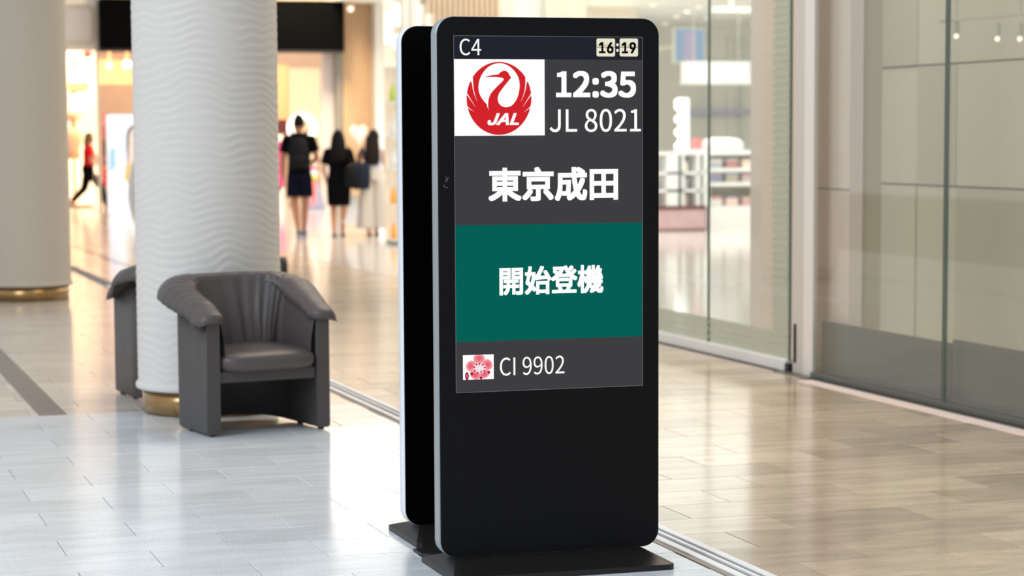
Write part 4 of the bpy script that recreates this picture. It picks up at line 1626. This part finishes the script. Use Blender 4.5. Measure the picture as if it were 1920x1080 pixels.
# pushchair behind the rippled column
pp = FL(533, 522)
pch = thing('pushchair', 'dark pushchair almost hidden behind the rippled column, its wheel showing', 'pushchair', (pp.x - 0.30, pp.y + .25, 0))
for x in (-.28, .28):
    for y in (-.28, .36):
        bm = bmesh.new()
        add_tube(bm, (x - .03, y, .12), (x + .03, y, .12), .12, n=20)
        wh = obj('wheel', bm, M['dark_plastic'], pch)
        bm = bmesh.new()
        add_tube(bm, (x - .034, y, .12), (x + .034, y, .12), .05, n=12)
        obj('hub', bm, M['grey_post'], wh)
bm = bmesh.new()
for x in (-.24, .24):
    add_tube(bm, (x, -.28, .12), (x, .1, .6), .014, n=8)
    add_tube(bm, (x, .36, .12), (x, -.05, .75), .014, n=8)
    add_tube(bm, (x, -.05, .75), (x, -.38, 1.0), .014, n=8)
add_tube(bm, (-.24, -.38, 1.0), (.24, -.38, 1.0), .018, n=8)
add_tube(bm, (-.24, -.28, .12), (.24, -.28, .12), .012, n=8)
add_tube(bm, (-.24, .36, .12), (.24, .36, .12), .012, n=8)
obj('frame', bm, M['dark_plastic'], pch)
bm = bmesh.new()
add_box(bm, -.2, .2, -.1, .32, .38, .46, .03, 2)
add_box(bm, -.2, .2, -.16, -.08, .42, .9, .03, 2)
obj('seat', bm, M['navy_bag'], pch)


# ------------------------------------------------------------------ people
def hand(bm, wrist, direction, palm_n, s=1.0, curl=0.5):
    """Palm, four fingers of unequal length and a side thumb."""
    d = Vector(direction).normalized()
    n = Vector(palm_n).normalized()
    side = d.cross(n).normalized()
    w0 = Vector(wrist)
    k = w0 + d * 0.085 * s
    for o in (-.028, -.010, .010, .027):
        add_caps(bm, w0 + side * o * .6 * s, k + side * o * s, .013 * s, .012 * s, 8)
    for o, ln in ((-.029, .066), (-.010, .078), (.010, .074), (.028, .056)):
        a = k + side * o * s
        b = a + (d * math.cos(curl * .5) + n * math.sin(curl * .5)) * ln * .5 * s
        c = b + (d * math.cos(curl * 1.4) + n * math.sin(curl * 1.4)) * ln * .5 * s
        add_caps(bm, a, b, .0095 * s, .009 * s, 8)
        add_caps(bm, b, c, .009 * s, .0075 * s, 8)
    a = w0 + d * .025 * s - side * .03 * s
    b = a + (d * .6 - side * .75 + n * .2).normalized() * .045 * s
    c = b + (d * .9 - side * .2 + n * .3).normalized() * .035 * s
    add_caps(bm, a, b, .012 * s, .0105 * s, 8)
    add_caps(bm, b, c, .0105 * s, .0085 * s, 8)


def body_mesh(J, s, female):
    """One watertight body from joint positions (facing +y before the root turns)."""
    bm = bmesh.new()
    V = Vector
    hd = V(J['head'])
    add_ball(bm, hd, .1 * s, .80, .98, 1.2, n=20)
    add_ball(bm, hd + V((0, .035 * s, -.045 * s)), .075 * s, .82, .85, 1.0, n=16)
    add_caps(bm, hd + V((0, .085 * s, 0.012 * s)), hd + V((0, .113 * s, -.025 * s)), .010 * s, .014 * s, 8)      # nose
    add_caps(bm, hd + V((-.022 * s, .092 * s, -.06 * s)), hd + V((.022 * s, .092 * s, -.06 * s)), .008 * s, .008 * s, 8)  # mouth
    for x in (-1, 1):
        add_ball(bm, hd + V((x * .083 * s, -.005 * s, -.01 * s)), .028 * s, .35, .7, 1.1, n=10)                   # ears
    add_caps(bm, V(J['neck']), hd + V((0, -.01, -.06)) * 1.0, .052 * s if not female else .044 * s, .05 * s if not female else .042 * s)
    sh = .185 * s if not female else .158 * s
    nk, pv = V(J['neck']), V(J['pelvis'])
    for x in (-1, 1):
        add_caps(bm, nk + V((x * .03, 0, -.01)), V(J['sh_l' if x < 0 else 'sh_r']), .05 * s, .05 * s)
    ch_ = nk.lerp(pv, .33)
    wa = nk.lerp(pv, .68)
    add_ball(bm, ch_, .15 * s, 1.02 if not female else .9, .70, 1.15, n=20)
    add_ball(bm, wa, .125 * s, .98 if not female else .86, .70, 1.2, n=20)
    add_ball(bm, pv, .145 * s, 1.05, .80, .9, n=20)
    for t in 'lr':
        S_, E_, W_ = V(J['sh_' + t]), V(J['el_' + t]), V(J['wr_' + t])
        f = 1.0 if not female else .86
        add_caps(bm, S_, E_, .050 * s * f, .040 * s * f)
        add_caps(bm, E_, E_.lerp(W_, .35), .041 * s * f, .041 * s * f)
        add_caps(bm, E_.lerp(W_, .35), W_, .041 * s * f, .027 * s * f)
        hand(bm, W_, J.get('hd_' + t, (W_ - E_)), J.get('hn_' + t, (1 if t == 'l' else -1, 0, 0)), s * f)
        Hh, K, A = V(J['hip_' + t]), V(J['kn_' + t]), V(J['an_' + t])
        add_caps(bm, Hh, K, .088 * s, .056 * s)
        cm = K.lerp(A, .28)
        add_caps(bm, K, cm, .055 * s, .057 * s)
        add_caps(bm, cm, A, .057 * s, .036 * s)
        toe = A + V(J.get('ft_' + t, (0, .16, -.05)))
        add_caps(bm, A + V((0, -.03, -.045)), toe, .034 * s, .026 * s)
    return bm


def sleeve(bm, a, b, r0, r1, n=14):
    add_tube(bm, a, b, r0, r1, n)
    add_ball(bm, a, r0, n=n)


def person(label, cat, loc, rz):
    return thing('person', label, cat, loc, rz)


def torso_rings(nk, pv, w, dp, flare=1.0):
    nk, pv = Vector(nk), Vector(pv)
    out = []
    for t, fx, fy in ((-.10, .42, .62), (-.05, .72, .75), (.02, .98, .85), (.15, 1.05, 1.0), (.35, 1.02, 1.05), (.6, .93, 1.0), (.85, .95, 1.02), (1.05, 1.0 * flare, 1.08)):
        out.append(ell(nk.lerp(pv, t), w * fx, dp * fy, 28, .012, 7, t * 5))
    return out


def shoe(name, A, ft, s, material, root, hgt=.075):
    bm = bmesh.new()
    A = Vector(A)
    ft = Vector(ft)
    d = Vector((ft.x, ft.y, 0))
    L_ = d.length
    d.normalize()
    sd = Vector((-d.y, d.x, 0))
    sl = ft.z + .05
    rings = []
    for t, w_, h in ((-.42, .026, .05), (-.3, .036, hgt), (0.1, .038, hgt), (.55, .045, .055), (.85, .044, .042), (1.12, .026, .032)):
        c = A + d * (t * L_) + Vector((0, 0, -.085 + sl * max(0, t)))
        rings.append([c + sd * (w_ * s * math.cos(q)) + Vector((0, 0, (h * .5 + h * .5 * math.sin(q)) * s)) for q in np.linspace(0, 2 * math.pi, 14, endpoint=False)])
    add_loft(bm, rings)
    return obj(name, bm, material, root, True)


def eyes(root, J, s):
    hd = Vector(J['head'])
    for x in (-1, 1):
        bm = bmesh.new()
        add_ball(bm, hd + Vector((x * .032 * s, .083 * s, .012 * s)), .012 * s, n=8)
        obj('eye', bm, M['eye'], root, True)


RZ = 0.0
# man with backpack ------------------------------------------------
J = dict(head=(0, .02, 1.655), neck=(0, 0, 1.47), pelvis=(0, 0, .95), sh_l=(-.19, 0, 1.42), el_l=(-.255, -.02, 1.13), wr_l=(-.265, .05, .88), sh_r=(.19, 0, 1.42), el_r=(.275, -.01, 1.15), wr_r=(.20, .22, 1.08),
         hip_l=(-.09, 0, .90), kn_l=(-.085, .05, .50), an_l=(-.02, -.06, .09), hip_r=(.09, 0, .90), kn_r=(.08, .06, .50), an_r=(.055, .10, .09), hd_r=(-.3, 1, .1), hn_r=(-1, 0, 0))
mp_ = FL(563, 442)
man = person('man in black t-shirt and dark shorts walking away with a black backpack', 'person', (mp_.x, mp_.y, 0), -0.28)
man.scale = (1.0, 1.0, 1.045)
remeshed('body', body_mesh(J, 1.02, False), .0085, M['skin2'], man)
bm = bmesh.new()
add_loft(bm, torso_rings(J['neck'], J['pelvis'], .185, .125))
for t in 'lr':
    a, b = Vector(J['sh_' + t]), Vector(J['el_' + t])
    sleeve(bm, a, a.lerp(b, .66), .075, .082)
remeshed('t_shirt', bm, .012, M['black_cloth'], man)
bm = bmesh.new()
add_loft(bm, [ell((0, 0, 1.02), .165, .12, 24), ell((0, 0, .92), .185, .135, 24), ell((0, 0, .84), .19, .135, 24)])
for t, x in (('l', -.095), ('r', .095)):
    add_loft(bm, [ell((x, 0, .90), .098, .125, 20), ell((x * 1.02, .015, .72), .108, .12, 20, .02, 5), ell((x * 1.02, .03, .575), .112, .118, 20, .03, 5)])
remeshed('shorts', bm, .012, M['navy_cloth'], man)
bm = bmesh.new()
hd = Vector(J['head'])
add_ball(bm, hd + Vector((0, -.018, .022)), .108, .82, .95, 1.16, n=20)
bmesh.ops.delete(bm, geom=[v for v in bm.verts if v.co.z < hd.z - .055 or (v.co.y > hd.y + .06 and v.co.z < hd.z + .06)], context='VERTS')
hr = obj('hair', bm, M['hair_black'], man, True)
eyes(man, J, 1.02)
for t in 'lr':
    shoe('shoe', J['an_' + t], (0, .15, -.05), 1.1, M['shoe_blue'], man)
bk = thing('backpack', 'black backpack worn on the back of the man in dark shorts', 'backpack', (mp_.x, mp_.y, 0), -0.28)
bk.scale = (1.0, 1.0, 1.045)
bm = bmesh.new()
add_loft(bm, [ell((0, -.20, .99), .12, .05, 24), ell((0, -.215, 1.02), .155, .085, 24), ell((0, -.215, 1.2), .16, .09, 24), ell((0, -.20, 1.36), .14, .075, 24), ell((0, -.185, 1.44), .09, .05, 24), ell((0, -.175, 1.46), .03, .02, 24)])
obj('pack_body', bm, M['black_nylon'], bk, True)
bm = bmesh.new()
add_loft(bm, [ell((0, -.285, 1.02), .10, .03, 20), ell((0, -.30, 1.05), .12, .045, 20), ell((0, -.29, 1.18), .11, .035, 20), ell((0, -.28, 1.2), .08, .02, 20)])
obj('pocket', bm, M['black_nylon'], bk, True)
bm = bmesh.new()
for x in (-.11, .11):
    pts = [Vector((x, -.16, 1.42)), Vector((x, -.06, 1.545)), Vector((x, .06, 1.52)), Vector((x, .15, 1.40)), Vector((x * 1.2, .15, 1.2)), Vector((x * 1.4, -.12, 1.04))]
    for a, b in zip(pts[:-1], pts[1:]):
        add_caps(bm, a, b, .02, .02, 8)
obj('shoulder_strap', bm, M['black_nylon'], bk, True)

# woman in black dress ----------------------------------------------
J = dict(head=(0, .015, 1.50), neck=(0, 0, 1.335), pelvis=(0, 0, .87), sh_l=(-.16, 0, 1.29), el_l=(-.225, -.02, 1.04), wr_l=(-.20, .12, .86), sh_r=(.16, 0, 1.29), el_r=(.22, -.02, 1.05), wr_r=(.23, .14, .90),
         hip_l=(-.08, 0, .82), kn_l=(-.085, .04, .46), an_l=(-.075, -.04, .085), hip_r=(.08, 0, .82), kn_r=(.075, .05, .46), an_r=(.05, .12, .085))
wp = FL(636, 443)
wom = person('woman with long black hair and short black dress walking away', 'person', (wp.x, wp.y, 0), -0.28)
remeshed('body', body_mesh(J, .93, True), .0085, M['skin'], wom)
bm = bmesh.new()
add_loft(bm, [ell((0, 0, 1.375), .07, .07, 28), ell((0, 0, 1.35), .13, .085, 28), ell((0, 0, 1.28), .165, .10, 28), ell((0, 0, 1.15), .16, .118, 28), ell((0, 0, 1.0), .148, .11, 28, .015, 6), ell((0, 0, .86), .178, .135, 28, .02, 6),
              ell((0, 0, .72), .185, .14, 28, .02, 7), ell((0, 0, .52), .172, .14, 28, .03, 8), ell((0, 0, .47), .166, .138, 28, .03, 8)])
for t in 'lr':
    a, b = Vector(J['sh_' + t]), Vector(J['el_' + t])
    sleeve(bm, a, a.lerp(b, .72), .068, .078)
remeshed('dress', bm, .012, M['black_cloth'], wom)


def long_hair(root, J, s, length, material, wtop, wbot, shift=0.0):
    hd = Vector(J['head'])
    bm = bmesh.new()
    add_ball(bm, hd + Vector((0, -.012, .02)), .112 * s, .86, .98, 1.16, n=22)
    bmesh.ops.delete(bm, geom=[v for v in bm.verts if v.co.y > hd.y + .055 and v.co.z < hd.z + .06], context='VERTS')
    rings = []
    for t, w_, y in ((0, wtop, -.05), (.2, wtop * 1.08, -.075), (.5, (wtop + wbot) / 2 * 1.08, -.11), (.8, wbot * 1.04, -.13), (1.0, wbot * .8, -.125)):
        rings.append(ell((shift * t, hd.y + y, hd.z + .04 - t * length), w_, .05 - .012 * t, 22, .04, 9, t))
    add_loft(bm, rings)
    return obj('hair', bm, material, root, True)


long_hair(wom, J, .95, .40, M['hair_black'], .10, .135)
eyes(wom, J, .93)
for t in 'lr':
    shoe('shoe', J['an_' + t], (0, .14, -.05), .92, M['dark_plastic'], wom, .045)
hg = thing('shoulder_bag', 'black backpack style bag hanging at the right hip of the woman in black', 'bag', (wp.x, wp.y, 0), -0.28)
bm = bmesh.new()
add_loft(bm, [ell((.20, -.15, .74), .07, .04, 22), ell((.205, -.16, .77), .115, .075, 22), ell((.21, -.16, .93), .12, .08, 22), ell((.20, -.155, 1.04), .10, .065, 22), ell((.195, -.145, 1.09), .05, .03, 22)])
obj('bag_body', bm, M['black_nylon'], hg, True)
bm = bmesh.new()
pts = [Vector((.18, -.13, 1.07)), Vector((.19, -.11, 1.22)), Vector((.15, -.02, 1.385)), Vector((.16, .10, 1.28)), Vector((.21, .08, 1.1))]
for a, b in zip(pts[:-1], pts[1:]):
    add_caps(bm, a, b, .013, .013, 8)
obj('strap', bm, M['black_nylon'], hg, True)

# woman in white trousers ---------------------------------------------
J = dict(head=(.02, .015, 1.50), neck=(0, 0, 1.335), pelvis=(0, 0, .90), sh_l=(-.155, 0, 1.29), el_l=(-.235, -.03, 1.06), wr_l=(-.26, .06, .86), sh_r=(.155, 0, 1.29), el_r=(.20, -.02, 1.04), wr_r=(.215, .05, .82),
         hip_l=(-.08, 0, .85), kn_l=(-.09, .03, .47), an_l=(-.06, -.05, .085), hip_r=(.08, 0, .85), kn_r=(.09, .05, .47), an_r=(.05, .08, .085))
tp = FL(700, 442)
tw = person('woman with long brown hair in wide off-white trousers walking away', 'person', (tp.x, tp.y, 0), -0.28)
remeshed('body', body_mesh(J, .93, True), .0085, M['skin'], tw)
bm = bmesh.new()
add_loft(bm, torso_rings(J['neck'], (0, 0, .98), .15, .105))
remeshed('top', bm, .012, M['grey_cloth'], tw)
bm = bmesh.new()
add_loft(bm, [ell((0, 0, 1.06), .135, .105, 28), ell((0, 0, .98), .155, .12, 28), ell((0, 0, .86), .175, .135, 28)])
for x, y in ((-.085, -.02), (.09, .02)):
    add_loft(bm, [ell((x, 0, .88), .098, .125, 22), ell((x * 1.15, y * .5, .6), .115, .125, 22, .03, 5), ell((x * 1.3, y, .3), .135, .13, 22, .05, 6), ell((x * 1.35, y, .12), .142, .135, 22, .06, 6)])
remeshed('trousers', bm, .012, M['white_cloth'], tw)
long_hair(tw, J, .95, .45, M['hair_brown'], .10, .115, .0)
eyes(tw, J, .93)
for t in 'lr':
    shoe('sandal', J['an_' + t], (0, .14, -.05), .92, M['dark_plastic'], tw, .04)
nb = thing('tote_bag', 'large navy tote bag carried on the left arm of the woman in white trousers', 'bag', (tp.x, tp.y, 0), -0.28)
bm = bmesh.new()


def rr_(cx, cy2, z, hx, hy):
    return [Vector((cx + math.copysign(abs(math.cos(q)) ** .5, math.cos(q)) * hx, cy2 + math.copysign(abs(math.sin(q)) ** .5, math.sin(q)) * hy, z)) for q in np.linspace(0, 2 * math.pi, 24, endpoint=False)]


add_loft(bm, [rr_(-.19, -.16, .72, .08, .03), rr_(-.19, -.16, .74, .15, .065), rr_(-.185, -.16, .86, .155, .07), rr_(-.17, -.155, 1.02, .14, .06), rr_(-.165, -.155, 1.13, .12, .04)])
obj('bag_body', bm, M['navy_bag'], nb, True)
bm = bmesh.new()
for dx in (-.07, .06):
    pts = [Vector((-.165 + dx, -.155, 1.11)), Vector((-.17 + dx * .6, -.13, 1.26)), Vector((-.155, -.02, 1.36)), Vector((-.17 + dx * .6, .08, 1.22))]
    for a, b in zip(pts[:-1], pts[1:]):
        add_caps(bm, a, b, .014, .014, 8)
obj('strap', bm, M['navy_bag'], nb, True)
sb = thing('shopping_bag', 'white paper shopping bag carried between the two women', 'bag', (tp.x - .33, tp.y + .10, 0), -0.28)
bm = bmesh.new()
add_loft(bm, [[Vector(p) for p in ((-.13, -.07, .20), (.13, -.07, .20), (.13, .07, .20), (-.13, .07, .20))], [Vector(p) for p in ((-.10, -.055, .62), (.10, -.055, .62), (.10, .055, .62), (-.10, .055, .62))]])
obj('paper_bag', bm, M['white'], sb)
bm = bmesh.new()
for y in (-.05, .05):
    pts = [Vector((-.05, y, .61)), Vector((-.03, y * .5, .76)), Vector((.03, y * .5, .76)), Vector((.05, y, .61))]
    for a, b in zip(pts[:-1], pts[1:]):
        add_tube(bm, a, b, .006, n=6)
obj('cord_handle', bm, M['white'], sb)

# woman in red striding in front of the boutique -----------------------
J = dict(head=(0, .03, 1.50), neck=(0, 0, 1.335), pelvis=(0, -.02, .86), sh_l=(-.155, .02, 1.28), el_l=(-.19, .16, 1.06), wr_l=(-.15, .36, 1.08), sh_r=(.155, 0, 1.28), el_r=(.19, .06, 1.03), wr_r=(.17, .24, .94),
         hip_l=(-.08, -.02, .82), kn_l=(-.08, .24, .50), an_l=(-.07, .36, .10), hip_r=(.08, -.02, .82), kn_r=(.08, -.10, .47), an_r=(.07, -.36, .20), ft_r=(0, .10, -.12))
rp = FL(165, 394)
rd = person('woman in red t-shirt and black trousers striding past the boutique', 'person', (rp.x, rp.y - .3, 0), math.radians(-98))
remeshed('body', body_mesh(J, .93, True), .0095, M['skin'], rd)
bm = bmesh.new()
add_loft(bm, torso_rings(J['neck'], (0, -.01, .95), .155, .11))
for t in 'lr':
    a, b = Vector(J['sh_' + t]), Vector(J['el_' + t])
    sleeve(bm, a, a.lerp(b, .6), .062, .068)
remeshed('t_shirt', bm, .012, M['red_cloth'], rd)
bm = bmesh.new()
add_loft(bm, [ell((0, -.01, 1.0), .135, .105, 24), ell((0, -.02, .9), .165, .13, 24), ell((0, -.02, .80), .16, .13, 24)])
for t in 'lr':
    Hh, K, A = (Vector(J[q + t]) for q in ('hip_', 'kn_', 'an_'))
    add_caps(bm, Hh, K, .105, .078)
    add_caps(bm, K, A + (K - A) * .12, .078, .062)
remeshed('trousers', bm, .012, M['black_cloth'], rd)
hd = Vector(J['head'])
bm = bmesh.new()
add_ball(bm, hd + Vector((0, -.02, .022)), .108, .86, .98, 1.12, n=20)
bmesh.ops.delete(bm, geom=[v for v in bm.verts if v.co.y > hd.y + .05 and v.co.z < hd.z + .06], context='VERTS')
add_loft(bm, [ell((0, hd.y - .07, hd.z + .02), .085, .05, 18), ell((0, hd.y - .09, hd.z - .1), .085, .05, 18), ell((0, hd.y - .09, hd.z - .2), .06, .035, 18)])
obj('hair', bm, M['hair_olive'], rd, True)
eyes(rd, J, .93)
for t in 'lr':
    shoe('shoe', J['an_' + t], J.get('ft_' + t, (0, .14, -.05)), .95, M['dark_plastic'], rd, .05)
